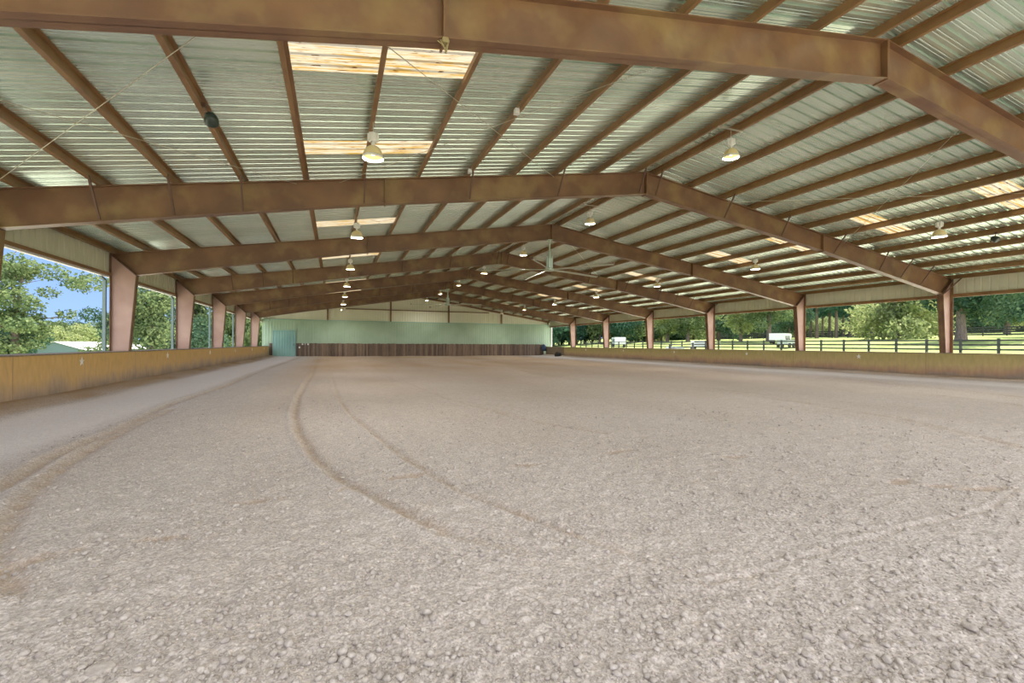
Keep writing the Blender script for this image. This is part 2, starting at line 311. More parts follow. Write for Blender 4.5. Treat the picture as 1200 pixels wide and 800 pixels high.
# ------------------------------------------------------------------ terrain around the arena
TX = [-300, -120, -60, -30, -12, -8.4, -8.0, 28.8, 29.3, 36, 46, 62.7, 100, 160, 300]
TZ = [-3.0, -2.6, -2.0, -1.2, -0.15, -0.05, -0.6, -0.6, -0.05, 0.2, 0.8, 2.2, 3.4, 5.2, 9.0]
def tz(x, y): return float(np.interp(x, TX, TZ))
M['bounce_apron'] = noise_mix(mat('pale dirt apron', rough=0.95, spec=0.1), (0.62, 0.61, 0.50), (0.72, 0.71, 0.58), 0.8, 8)  # right strip is real dirt; unseen spread added to bounce light onto the roof
def terrain():
    xs = np.concatenate([np.linspace(-300, -30, 28), np.linspace(-27, -8.4, 12), [-8.0, 28.8], np.linspace(29.3, 60, 26), np.linspace(63, 300, 40)])
    ys = np.concatenate([np.linspace(-160, -20, 12), np.linspace(-14, 120, 60), np.linspace(130, 400, 20)])
    X, Y = np.meshgrid(xs, ys); Z = np.interp(X, TX, TZ) + vnoise(X/9, Y/9, 3)*0.25*np.clip((np.abs(X-XC)-22)/10, 0, 1)
    nx, ny = len(xs), len(ys); vs = np.stack([X.ravel(), Y.ravel(), Z.ravel()-0.02], 1)
    fs = [(j*nx+i, j*nx+i+1, (j+1)*nx+i+1, (j+1)*nx+i) for j in range(ny-1) for i in range(nx-1)]
    g = struct(link_mesh('ground', vs, fs, [M['grass'], M['bounce_apron']], smooth=True))
    for p in g.data.polygons:
        if -24 < p.center.x < 40.5 and -40 < p.center.y < 75: p.material_index = 1
terrain()

# ------------------------------------------------------------------ the sand floor
RUTS = [  # polyline, depth, half width
    ([(-3.36,6.63),(-3.62,8.19),(-3.64,9.74),(-3.97,14.4),(-3.85,20),(-3.96,28.2),(-3.78,42.36),(-3.7,58)], 0.05, 0.10),
    ([(-1.9,3.9),(-2.45,4.83),(-2.79,5.75),(-3.12,7.06),(-3.30,8.22),(-3.6,11.03),(-3.67,13.3)], 0.04, 0.10),
    ([(-1.58,53.5),(-1.3,36),(-1.1,25.2),(-1.01,15.3),(-0.84,11.6),(-0.62,9.33),(-0.25,7.14),(0.08,5.9),(0.41,5.12),(0.88,3.97),(1.32,3.45),(1.48,3.16)], 0.055, 0.085),
    ([(-0.99,53.4),(-0.5,35),(-0.09,22),(0.06,15.7),(0.32,11.2),(0.67,8.45),(0.96,6.45),(1.29,4.95),(1.69,3.99),(2.0,3.29),(2.29,2.72),(2.4,2.51)], 0.035, 0.06),
    ([(2.3,2.5),(2.62,2.43),(3.38,2.5),(4.49,2.56),(5.85,2.6),(7.2,2.9)], 0.009, 0.035),
    ([(2.45,59.5),(2.66,27.9),(3.08,13.9),(3.67,9.65),(3.97,8.5),(4.5,7.2)], 0.03, 0.10),
    ([(14,0),(17.31,6.82),(18.49,9.31),(21.58,18.38),(22.85,37.8),(23,58)], 0.035, 0.12),
    ([(17,0),(20.55,8.1),(22.88,14.85),(25.4,29.7),(25.6,58)], 0.04, 0.14),
    ([(9,2.5),(10.69,4.76),(11.65,6.64),(12.62,10.74),(11.65,15.94),(10.5,30),(10.2,58)], 0.025, 0.12),
    ([(15,2),(18.9,6.2),(21.5,10),(24.4,18.4),(26.3,30)], 0.03, 0.12),
]
DAMP = [(-2.09,4.4,.30,.10,.5),(-1.31,4.55,.2,.06,-.2),(-0.74,5.33,.22,.08,.1),(0.8,5.76,.26,.09,0),(0.16,5.45,.16,.05,.1),(2.36,5.71,.2,.06,0),(3.95,5.92,.28,.07,.2),(6.34,3.57,.2,.09,.2),(6.91,3.07,.30,.08,-.3),(6.6,3.3,.22,.07,-.4),(5.37,5.13,.2,.07,0)]
def sand_height(X, Y, near=None):
    H = np.zeros_like(X); D = np.zeros_like(X)
    H += vnoise(X/2.2, Y/3.5, 1)*0.05 + vnoise(X/0.7, Y/1.3, 2)*0.022
    H += vnoise(X/0.16, Y/1.8, 4)*0.014                                   # harrow lines
    r = np.hypot(X, Y); fine = np.clip(1.4 - r/22, 0.25, 1)
    H += (vnoise(X/0.22, Y/0.22, 5)*0.014 + vnoise(X/0.09, Y/0.09, 6)*0.016 + np.maximum(vnoise(X/0.055, Y/0.055, 8), 0.1)*0.034) * fine
    H += np.maximum(vnoise(X/0.032, Y/0.032, 9), 0.1)*0.024*np.clip(1.5 - r/5, 0, 1)
    for pts, dep, hw in RUTS:
        ex_, ey_ = pts[-1]; near_end = math.hypot(ex_, ey_) < 6; fade = np.clip(np.hypot(X-ex_, Y-ey_)/1.6, 0, 1) if near_end else 1.0
        best = np.full_like(X, 1e9); sgn = np.zeros_like(X)
        for (ax, ay), (bx, by) in zip(pts[:-1], pts[1:]):
            dx, dy = bx-ax, by-ay; l2 = dx*dx+dy*dy
            t = np.clip(((X-ax)*dx + (Y-ay)*dy)/l2, 0, 1); ex = X-ax-t*dx; ey = Y-ay-t*dy
            d = np.hypot(ex, ey); s = np.sign(ex*dy - ey*dx); q = d < best; best = np.where(q, d, best); sgn = np.where(q, s, sgn)
        u = best*sgn/hw
        D = np.maximum(D, 0.38*fade*np.exp(-(u*0.9)**2)*(0.8+1.2*vnoise(X/0.1, Y/0.1, 15))*min(1, dep/0.04))  # turned-soil tone plus groove shade painted into the colour
        H += fade*-dep*np.exp(-(u)**2*1.6) + fade*dep*0.6*np.exp(-((np.abs(u)-1.7))**2*2.2)*(0.55 + 0.45*np.where(pts[0][1] > pts[-1][1], u, -u).clip(-1, 1))
    for (cx, cy_, a, b_, rot) in DAMP:
        ux = (X-cx)*math.cos(rot)+(Y-cy_)*math.sin(rot); uy = -(X-cx)*math.sin(rot)+(Y-cy_)*math.cos(rot)
        q = (ux/a)**2 + (uy/b_)**2 + vnoise(X/0.07, Y/0.07, 11)*1.2
        g = 1/(1+np.exp((q-0.9)*5)); H -= 0.02*g; D = np.maximum(D, g*0.42)
    # berm against the side walls, browner at their foot
    e_ = np.clip((np.minimum(X+7.2, 28.0-X)), 0, 9)
    H += 0.15*np.exp(-(e_/0.55)**2) + 0.03*np.exp(-(e_/1.6)**2)
    D = np.maximum(D, (0.75*np.exp(-((X+7.15)/0.75)**4)*(0.8+vnoise(X/.3, Y/1.2, 12))).clip(0, 1))
    D = np.maximum(D, (0.45*np.exp(-((28.0-X)/0.6)**4)*(0.8+vnoise(X/.3, Y/1.2, 13))).clip(0, 1))
    H += 0.05*np.clip((Y-50)/10, 0, 1)
    D = np.maximum(D, 0.6*np.clip((Y-9)/26, 0, 1)*np.clip((X+3.4)/2, 0, 1)*np.clip((24.5-X)/2, 0, 1)*(1+0.5*vnoise(X/1.5, Y/5, 14)))  # sand browner towards the far end, clear of the side strips
    pale = np.clip((X+6.6)/.5, 0, 1)*np.clip((-3.9-X)/.5, 0, 1) + np.clip((X-24.4)/1.2, 0, 1)*np.clip((27.4-X)/.4, 0, 1)  # daylight by the openings painted in as paler strips, over compacted track
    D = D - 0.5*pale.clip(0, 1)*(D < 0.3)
    return H, D
def floor():
    a_f = np.radians(np.arange(-34, 74, 0.17)); a_c = np.radians(np.arange(77, 324, 3.0)); ang = np.concatenate([a_f, a_c])
    rr = [0.25]
    while rr[-1] < 80: rr.append(rr[-1] * (1.0055 if 1.7 < rr[-1] < 30 else (1.009 if rr[-1] >= 30 else 1.05)))
    rr = np.array(rr); A, R = np.meshgrid(ang, rr)
    X = R*np.sin(A); Y = R*np.cos(A)
    X = np.clip(X, -7.85, 28.65); Y = np.clip(Y, -9, 60.62)
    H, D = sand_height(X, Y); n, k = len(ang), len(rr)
    vs = np.stack([X.ravel(), Y.ravel(), H.ravel()], 1)
    j, i = np.meshgrid(np.arange(k-1), np.arange(n), indexing='ij'); i2 = (i+1) % n
    fs = np.stack([(j*n+i).ravel(), ((j+1)*n+i).ravel(), ((j+1)*n+i2).ravel(), (j*n+i2).ravel()], 1)
    V = vs[fs]; area = np.linalg.norm(np.cross(V[:,2]-V[:,0], V[:,3]-V[:,1]), axis=1); fs = fs[area > 1e-7]
    me = bpy.data.meshes.new('floor'); me.vertices.add(len(vs)); me.vertices.foreach_set('co', vs.ravel())
    me.loops.add(fs.size); me.loops.foreach_set('vertex_index', fs.ravel().astype(np.int32))
    me.polygons.add(len(fs)); me.polygons.foreach_set('loop_start', np.arange(0, fs.size, 4, dtype=np.int32)); me.polygons.foreach_set('loop_total', np.full(len(fs), 4, np.int32))
    me.update(calc_edges=True); me.validate()
    at = me.attributes.new('damp_and_light', 'FLOAT', 'POINT'); at.data.foreach_set('value', D.ravel().astype(np.float32))
    me.polygons.foreach_set('use_smooth', [True]*len(me.polygons)); me.materials.append(M['sand'])
    o = bpy.data.objects.new('floor', me); col.objects.link(o); struct(o)
    if me.polygons[0].normal.z < 0 or me.polygons[len(me.polygons)//2].normal.z < 0: me.flip_normals()
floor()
def hz(x, y):
    h, _ = sand_height(np.array([float(x)]), np.array([float(y)])); return float(h[0])

# ------------------------------------------------------------------ roof sheets and skylights
def rib_profile(y0, y1):
    """(y, dz) points of an R-panel with ribs every 0.305 m"""
    p = []; k0 = math.floor(y0/0.305)
    for k in range(k0, math.ceil(y1/0.305)+1):
        b = k*0.305
        for dy, dz in ((0, 0), (0.014, 0.042), (0.056, 0.042), (0.07, 0), (0.142, 0), (0.150, 0.006), (0.164, 0.006), (0.172, 0), (0.215, 0), (0.223, 0.006), (0.237, 0.006), (0.245, 0)):
            if y0 <= b+dy <= y1: p.append((b+dy, dz))
    return [(y0, 0)] + p + [(y1, 0)]
SKY_Y = [(8.33+3.83*i-0.44, 8.33+3.83*i+0.44) for i in range(14)]
SKX = (-0.75, 2.32)
prof = rib_profile(YN, YE+0.35)
def roof():
    for side in (-1, 1):
        segs = [XL-0.25, SKX[0], SKX[1], XC]
        if side > 0: segs = [2*XC - s for s in segs]
        main = MB(); skies = {}
        base = [(x, zroof(x)) for x in segs]
        for q in range(3):
            (xa, za), (xb, zb) = base[q], base[q+1]
            for (ya, da), (yb, db) in zip(prof[:-1], prof[1:]):
                ym = (ya+yb)/2; tgt = main
                if q == 1:
                    for k, (s0, s1) in enumerate(SKY_Y):
                        if s0 <= ym <= s1: tgt = skies.setdefault(k, MB())
                tgt.add([(xa, ya, za+da), (xb, ya, zb+da), (xb, yb, zb+db), (xa, yb, za+db)], [(0, 1, 2, 3)])
        o = link_mesh('ceiling', main.v, main.f, M['sheet']); struct(o)
        for k, mb in skies.items():
            s = link_mesh('skylight_panel', mb.v, mb.f, M['sky'])
            tag(s, f"{'pale rust-spotted' if k < 2 else 'glowing pale'} skylight strip in the {'left' if side < 0 else 'right'} roof slope, {ORD[k]} from the camera", 'skylight', f"skylight strips in the {'left' if side < 0 else 'right'} slope")
roof()
rc = MB(); rc.prism([(XC-0.35, zroof(XC-0.35)+0.045), (XC, zroof(XC)+0.05), (XC+0.35, zroof(XC+.35)+0.045), (XC, zroof(XC)+0.07)], 'y', YN, YE+.35)
struct(rc.build('trim_1', M['sheet']))

# purlins: Z sections on the rafters
def purlin(x, side):
    zb = ztop(x) + 0.002; mb = MB(); h = 0.198; t = 0.012; f = 0.07
    s = side
    web = [(-t/2, 0), (t/2, 0), (t/2, h), (-t/2, h)]
    bot = [(-t/2, 0), (-t/2 - f, 0), (-t/2 - f, 0.018), (-t/2 - f + 0.008, 0.018), (-t/2-f+0.008, 0.01), (-t/2, 0.01)]
    top = [(t/2, h), (t/2 + f, h), (t/2 + f, h-0.01), (t/2, h-0.01)]
    a = ANG if side < 0 else -ANG
    for poly in (web, bot, top):
        pts = []
        for px, pz in poly:
            if side > 0: px = -px
            pts.append((x + px*math.cos(a) - pz*math.sin(a), zb + px*math.sin(a) + pz*math.cos(a)))
        mb.prism(pts, 'y', YN+0.05, YE+0.1)
    return mb.build('roof_purlin', M['purlin'])
for i, x in enumerate(PUR):
    for side in (-1, 1):
        o = purlin(x if side < 0 else 2*XC-x, side)
        n = 11 - i
        tag(o, f"long brown steel roof purlin, {'first' if n == 0 else ORD[n]} below the ridge on the {'left' if side < 0 else 'right'} slope", 'roof purlin', f"purlins on the {'left' if side < 0 else 'right'} slope")
for side, x in ((-1, XL+0.10), (1, XR-0.10)):
    mb = MB(); z = ztop(x); d = -side
    mb.box(x-0.01, x+0.01, YN+.05, YE+.1, z-0.02, z+0.18); mb.box(min(x, x+d*0.09), max(x, x+d*0.09), YN+.05, YE+.1, z-0.02, z-0.005); mb.box(min(x, x+d*0.09), max(x, x+d*0.09), YN+.05, YE+.1, z+0.165, z+0.18)
    tag(mb.build('eave_strut', M['purlin']), f"brown steel eave strut along the top of the {'left' if side < 0 else 'right'} side opening", 'eave strut')

# ------------------------------------------------------------------ portal frames
XS = 1.34; XK = XL + 0.82
def zbot(x):
    d = abs(x - XC); return ztop(x) - float(np.interp(d, [0, XC-XS, XC-XK], [0.79, 0.715, 0.90]))
FL = 0.13
def frame(k):
    y = FY(k); side_txt = {1: 'with its ridge joint right of centre, closest overhead'}
    root = empty('steel_frame', (XC, y, 0), f"tapered rust-brown steel portal frame spanning the arena, {ORD[k-1]} from the camera", 'portal frame', 'portal frames across the arena')
    root.rotation_euler = (0, 0, 0)
    def P(o): o.parent = root; o.location = (-XC, -y, 0); return o
    for s in (-1, 1):
        mx = (lambda x: x) if s < 0 else (lambda x: 2*XC - x)
        xs = [XC-0.012, XS, XK]
        mb = MB()
        top = [(mx(x), ztop(x)) for x in xs]; bot = [(mx(x), zbot(x)) for x in xs]
        knee_top = (mx(XL+0.02), ztop(XL+0.02))
        # web, top and bottom flanges
        mb.prism(top + [knee_top] + bot[::-1], 'y', y-0.008, y+0.008)
        def flange(a, b_, t, up):
            n = Vector((-(b_[1]-a[1]), b_[0]-a[0])).normalized()
            if (n.y > 0) != up: n = -n
            mb.prism([a, b_, (b_[0]+n.x*t, b_[1]+n.y*t), (a[0]+n.x*t, a[1]+n.y*t)], 'y', y-FL, y+FL)
        flange(top[0], top[1], 0.018, False); flange(top[1], top[2], 0.018, False); flange(top[2], knee_top, 0.018, False)
        flange(bot[0], bot[1], 0.02, True); flange(bot[1], bot[2], 0.02, True)
        P(mb.build('rafter', M['steel']))
        # knee plate (diagonal end plate)
        kp = MB(); kp.obar((mx(XK), y, zbot(XK)), (mx(XL+0.02), y, ztop(XL)-0.01), 0.25, 0.03, up=(0, 1, 0)) if False else None
        a = (mx(XK), zbot(XK)-0.005); b_ = (mx(XL+0.01), ztop(XL+.01)-0.005); dx, dz = b_[0]-a[0], b_[1]-a[1]; l = math.hypot(dx, dz); nx, nz = -dz/l*0.022, dx/l*0.022
        kp.prism([(a[0]-nx, a[1]-nz), (b_[0]-nx, b_[1]-nz), (b_[0]+nx, b_[1]+nz), (a[0]+nx, a[1]+nz)], 'y', y-FL-0.005, y+FL+0.005)
        P(kp.build('knee_plate', M['plate']))
        # column
        cb = MB(); zi = zbot(XK)-0.03; xi_b = XL + 0.50
        cb.prism([(mx(XL), -0.05), (mx(xi_b), -0.05), (mx(XK), zi), (mx(XL), ztop(XL)-0.04)], 'y', y-0.008, y+0.008)
        cb.prism([(mx(XL), -0.05), (mx(XL+0.02), -0.05), (mx(XL+0.02), ztop(XL)-0.05), (mx(XL), ztop(XL)-0.05)], 'y', y-FL, y+FL)
        cb.prism([(mx(xi_b), -0.05), (mx(xi_b-0.02), -0.05), (mx(XK-0.02), zi), (mx(XK), zi)], 'y', y-FL, y+FL)
        oc = cb.build('column', [M['column'], M['steel']]); P(oc)
        for i_, p_ in enumerate(oc.data.polygons): p_.material_index = 0 if i_ < 6 else 1
        # splice plates at the change of taper
        sp = MB(); zt_, zb_ = ztop(XS)-0.0, zbot(XS)-0.0
        sp.prism([(mx(XS-0.014), zb_-0.05), (mx(XS+0.014), zb_-0.05), (mx(XS+0.014), zt_), (mx(XS-0.014), zt_)], 'y', y-FL, y+FL)
        P(sp.build('splice_plate', M['steel']))
        if k % 2 == 0:
            for x in (-5.25, -3.76, -2.26, 0.75, 3.84, 6.85, 10.05):
                br = MB(); br.obar((mx(x), y-0.02-FL, zbot(x)+0.03), (mx(x+0.0), y-0.62-0.1*math.sin(x), ztop(x)+0.03), 0.04, 0.04)
                P(br.build('flange_brace', M['plate']))
            br = MB(); br.obar((mx(XK-0.05), y-0.02-FL, zbot(XK)+0.05), (mx(XL+0.12), y-0.5, ztop(XL)-0.0), 0.045, 0.045); P(br.build('flange_brace', M['plate']))
    rp = MB(); rp.box(XC-0.03, XC+0.03, y-FL-0.01, y+FL+0.01, 7.79-0.79-0.03, 7.79+0.0); P(rp.build('ridge_plate', M['steel']))
    if k == 1:   # rusty clamp hanging from the splice
        cl = MB(); z = zbot(XS)
        cl.tube((XS-0.05, y-0.1, z-0.02), (XS+0.03, y-0.1, z-0.16), 0.014); cl.tube((XS+0.06, y-0.1, z-0.0), (XS+0.02, y-0.1, z-0.18), 0.016)
        cl.box(XS-0.03, XS+0.05, y-0.14, y-0.06, z-0.06, z+0.01); cl.tube((XS-0.09, y-0.1, z-0.04), (XS, y-0.1, z-0.09), 0.008)
        P(cl.build('clamp', M['rusty']))
    return root
for k in range(1, 8): frame(k)

# ------------------------------------------------------------------ bracing cables
def cable(a, b, label):
    mb = MB(); mb.tube(a, b, 0.007, 6)
    c = mb.build('bracing_cable', M['wire']); tag(c, label, 'cable', 'thin roof bracing cables')
def zc(x): return ztop(x) - 0.10
for (xa, ya, xb, yb, txt) in (
    (-7.3, 13.8, -0.8, 6.35, 'thin pale bracing cable crossing the far left roof bay, rising towards the camera'),
    (-7.3, 6.7, -1.0, 13.85, 'thin dark bracing cable crossing the far left roof bay, rising away from the camera'),
    (0.1, 13.85, 6.7, 6.4, 'thin bracing cable under the left slope passing the white box, rising towards the camera'),
    (-0.1, 6.5, 6.7, 13.85, 'thin bracing cable under the left slope between two skylights, rising away'),
    (14.1, 13.85, 20.7, 6.4, 'thin bracing cable under the right slope, running down towards the camera'),
    (14.1, 6.4, 20.7, 13.85, 'thin bracing cable under the right slope, running down away from the camera'),
    (3.0, 29.3, 9.9, 22.0, 'thin bracing cable in the bay behind the large fan, left of the ridge'),
    (10.9, 22.0, 17.8, 29.3, 'thin bracing cable in the bay behind the large fan, right of the ridge')):
    cable((xa, ya, zc(xa)), (xb, yb, zc(xb)), txt)

# ------------------------------------------------------------------ side walls (kickboards) and headers
def barrier(side):
    nm = 'wall_left' if side < 0 else 'wall_right'
    xf = -7.2 if side < 0 else 28.0; xo = XL-0.0 if side < 0 else XR
    y1 = YE - 0.3 if side < 0 else YE-6.0
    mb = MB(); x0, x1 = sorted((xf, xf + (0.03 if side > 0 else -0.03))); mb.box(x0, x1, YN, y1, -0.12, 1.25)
    o = struct(mb.build(nm, M['barL' if side < 0 else 'barR']))
    cap = MB(); x0, x1 = sorted((xf - (0.0 if side > 0 else -0.0), xo)); cap.box(min(xf, xo)-(0.02 if side > 0 else 0.04), max(xf, xo)+(0.02 if side < 0 else 0.04), YN, y1, 1.25, 1.285)
    # cap notched by columns is simply narrower than the columns' outer flange
    c = cap.build('wall_cap', M['greytimber'], o)
    out = MB(); out.box(xo-0.02 if side < 0 else xo, xo if side < 0 else xo+0.02, YN, YE, -0.3, 1.25); out.build('outer_sheet', M['whitemetal'], o)
for s in (-1, 1): barrier(s)
def ribbed(axis, a0, a1, z0, z1f, pos, depth, pitch=0.305, tops=None):
    """vertical ribbed sheet along 'y' or 'x' from a0 to a1 at pos; z1f(a) gives its top"""
    mb = MB(); a = a0; pts = []
    while a < a1:
        for d, r in ((0, 0), (0.02, 1), (0.06, 1), (0.08, 0)):
            if a + d < a1: pts.append((a+d, r*depth))
        a += pitch
    pts.append((a1, 0))
    for (pa, ra), (pb, rb) in zip(pts[:-1], pts[1:]):
        if axis == 'y': q = [(pos+ra, pa, z0), (pos+rb, pb, z0), (pos+rb, pb, z1f(pb)), (pos+ra, pa, z1f(pa))]
        else: q = [(pa, pos+ra, z0), (pb, pos+rb, z0), (pb, pos+rb, z1f(pb)), (pa, pos+ra, z1f(pa))]
        mb.add(q, [(0, 1, 2, 3)])
    return mb
for side in (-1, 1):
    x = XL-0.03 if side < 0 else XR+0.03
    mb = ribbed('y', YN, YE, 4.08, lambda a: ztop(XL)+0.15, x, -0.03*(-side) if side < 0 else 0.03)
    h = mb.build('header_panel', M['header']); tag(h, f"pale ribbed metal header sheet above the {'left' if side < 0 else 'right'} side opening", 'wall panel')
    t = MB(); t.box(min(x, x-side*0.07), max(x, x-side*0.07), YN, YE, 4.10, 4.20); t.build('girt', M['purlin'], h)
    t = MB(); x0, x1 = sorted((x-side*0.02, x-side*-0.10)); t.box(x0, x1, YN, YE, 4.04, 4.10); t.build('bottom_trim', M['whitetrim'] if side < 0 else M['purlin'], h)
    # gutter under the eave outside
    g = MB(); xx = (XL-0.40, XL-0.26) if side < 0 else (XR+0.26, XR+0.40); g.box(*xx, YN, YE, ztop(XL)-0.0, ztop(XL)+0.12); tag(g.build('eave_gutter', M['gutter']), f"pale metal gutter along the {'left' if side < 0 else 'right'} eave", 'gutter')

for i, k in enumerate((3, 4, 5, 6)):
    y = FY(k) - 0.2; mb = MB()
    mb.box(XL-0.17, XL-0.07, y-0.05, y+0.05, -0.3, 3.95)
    mb.obar((XL-0.12, y, 3.93), (XL-0.12, y-0.35, 4.02), 0.09, 0.08)
    tag(mb.build('downspout', M['spout']), f"pale grey downspout outside the left wall beside the {['nearest', 'second', 'third', 'fourth'][i]} fully visible left column", 'downspout', 'downspouts on the left wall')

# stars
def star(x, y, z, side, lab):
    pts = []
    for i in range(10):
        r = 0.145 if i % 2 == 0 else 0.06; t = math.pi/2 + i*math.pi/5; pts.append((y + r*math.cos(t), z + r*math.sin(t)))
    c = (y, z); mb = MB(); s = -side
    vs = [(x, *p) for p in pts] + [(x + s*0.012, *p) for p in pts] + [(x + s*0.035, *c)]
    fs = [(i, (i+1) % 10, (i+1) % 10+10, i+10) for i in range(10)] + [(i+10, (i+1) % 10+10, 20) for i in range(10)] + [tuple(range(9, -1, -1))]
    mb.add(vs, fs); tag(mb.build('wall_star', M['whitestar']), lab, 'wall star', f"white stars on the {'left' if side < 0 else 'right'} kickboard")
for i in range(6):
    star(-7.2, FY(2.5+i), 1.02, -1, f"small white five-pointed star on the left tan kickboard, {ORD[i]} from the camera")
for i in range(5):
    star(28.0, FY(2.5+i), 1.0, 1, f"small white five-pointed star on the right mossy kickboard, {ORD[i]} from the camera")

# ------------------------------------------------------------------ end wall
mb = ribbed('x', XL, XR+0.25, 4.2, lambda a: zroof(a)+0.02, YE+0.20, 0.03)
wb = struct(mb.build('wall_back', M['whitemetal']))
lb = ribbed('x', XL, XR+0.2, -0.15, lambda a: 4.36, YE, -0.03); lb.build('liner_sheet', M['liner'], wb)
t = MB(); t.box(XL, XR+0.2, YE-0.05, YE+0.16, 4.36, 4.42); t.build('liner_cap', M['door'], wb)
t = MB(); t.box(1.2, 19.6, YE+0.02, YE+0.18, 5.82, 5.94); t.build('girt', M['steel'], wb)
for x in (-0.86, 6.57, 14.04, 21.45, 28.55):
    t = MB(); t.box(x-0.1, x+0.1, YE+0.01, YE+0.19, 4.42, ztop(x)-0.02); t.build('end_column', M['steel'], wb)
for s in (-1, 1):
    t = MB(); xa, xb = (XL, XC) if s < 0 else (XC, XR)
    t.prism([(xa, ztop(xa)-0.02), (xb, ztop(xb)-0.02), (xb, ztop(xb)-0.26), (xa, ztop(xa)-0.26)], 'y', YE-0.06, YE+0.19); t.build('end_rafter', M['steel'], wb)
# kick boards along the end wall
kb = MB(); x = -4.30; i = 0
while x < 27.7:
    wdt = 0.185; dz = random.uniform(-0.02, 0.03); kb.box(x, min(x+wdt, 27.75), YE-0.14+random.uniform(0, 0.012), YE-0.105, -0.1, 1.62+dz); x += 0.19
kbo = kb.build('board_wall', M['boards']); tag(kbo, 'dark weathered vertical-board kick wall along the foot of the end wall', 'board wall')
kb = MB(); x = -7.15
while x < -6.78: kb.box(x, x+0.17, YE-0.14, YE-0.105, -0.1, 1.6); x += 0.18
tag(kb.build('board_wall', M['boards']), 'short dark board panel between the left kickboard and the teal door', 'board wall')
# door
d = ribbed('x', -6.76, -4.40, 0.04, lambda a: 3.06, YE-0.16, -0.03, pitch=0.29)
do = struct(d.build('door_1', M['door']))
t = MB(); t.box(-6.80, -6.74, YE-0.20, YE-0.10, 0.02, 3.1); t.box(-4.42, -4.36, YE-0.20, YE-0.10, 0.02, 3.1); t.box(-6.80, -4.36, YE-0.20, YE-0.10, 3.05, 3.12); t.build('door_frame', M['door'], do)
t = MB(); t.box(-4.60, -4.55, YE-0.26, YE-0.20, 1.3, 1.6); t.build('door_handle', M['plate'], do)
t = MB(); t.box(-6.9, -1.9, YE-0.12, YE-0.06, 3.12, 3.18); t.build('door_track', M['liner'], do)
for i, (x, z, w_, h, lab) in enumerate(((-3.62, 1.50, 0.16, 0.16, 'small white square card pinned high on the dark boards, left of three in a row'), (-3.33, 1.51, 0.06, 0.14, 'narrow white card pinned high on the dark boards, middle of three in a row'), (-3.02, 1.50, 0.16, 0.18, 'small white square card pinned high on the dark boards, right of three in a row'), (-3.95, 1.13, 0.16, 0.2, 'small white card pinned on the dark boards below and left of the others'))):
    t = MB(); t.box(x-w_/2, x+w_/2, YE-0.16, YE-0.142, z-h/2, z+h/2); tag(t.build('notice_card', M['paper']), lab, 'card', 'white cards by the door')
# white corner post, gate and odds at the right end
t = MB(); t.box(28.86, 29.02, YE-0.3, YE-0.12, -0.2, 4.5); tag(t.build('corner_post', M['whitetrim']), 'thin white post at the right end of the end wall', 'post')
t = MB(); y = YE-5.95
while y < YE-0.5: t.box(28.0, 28.03, y, y+0.17, -0.05, 1.30); y += 0.18
g = t.build('timber_gate', M['greytimber']); tag(g, 'grey timber board gate closing the far end of the right kickboard', 'gate')
t = MB(); t.box(27.97, 28.0, YE-5.95, YE-0.5, 0.35, 0.45); t.box(27.97, 28.0, YE-5.95, YE-0.5, 1.05, 1.15); t.build('rail', M['greytimber'], g)
def lump(name, c, r, m, lab, cat, seed):
    bm = bmesh.new(); bmesh.ops.create_icosphere(bm, subdivisions=3, radius=1)
    for v in bm.verts:
        d = 1 + 0.30*vnoise(np.array([v.co.x*2+seed]), np.array([v.co.y*2+v.co.z*3]), seed)[0]*2
        v.co = Vector((v.co.x*r[0]*d, v.co.y*r[1]*d, max(v.co.z, -0.45)*r[2]*d))
    me = bpy.data.meshes.new(name); bm.to_mesh(me); bm.free(); me.materials.append(m)
    me.polygons.foreach_set('use_smooth', [True]*len(me.polygons))
    o = bpy.data.objects.new(name, me); col.objects.link(o); o.location = c; return tag(o, lab, cat)
lump('rubber_tub', (27.3, YE-5.6, 0.22), (0.42, 0.42, 0.40), M['rubber'], 'dark lump like a rubber tub on the sand by the timber gate', 'tub', 3)
lump('tarp_bundle', (27.6, YE-0.5, 1.0), (0.35, 0.25, 0.62), M['tarp'], 'dark blue bundle hung at the right end of the board wall', 'tarp', 5)

# ------------------------------------------------------------------ high bay lamps
def shade_mat():
    m = mat('prismatic lamp shade', (0.80, 0.66, 0.34), 0.3); p = m.node_tree.nodes['Principled BSDF']
    p.inputs['Transmission Weight'].default_value = 0.0
    return m
M['shade'] = shade_mat()
M['shade_in'] = mat('white enamel lamp rim', (0.85, 0.84, 0.76), 0.4)
def bulb_mat():
    m = bpy.data.materials.new('lamp bulb glow'); m.use_nodes = True; p = m.node_tree.nodes['Principled BSDF']
    p.inputs['Base Color'].default_value = (0.9, 0.9, 0.85, 1); p.inputs['Emission Color'].default_value = (1, 0.93, 0.78, 1); p.inputs['Emission Strength'].default_value = 6.0
    return m
M['bulb'] = bulb_mat()
lamp_light = bpy.data.lights.new('lamp_light', 'AREA'); lamp_light.shape = 'DISK'; lamp_light.size = 0.30; lamp_light.energy = LAMP_POWER; lamp_light.color = (1.0, 0.95, 0.86)
if hasattr(lamp_light, 'spread'): lamp_light.spread = math.pi
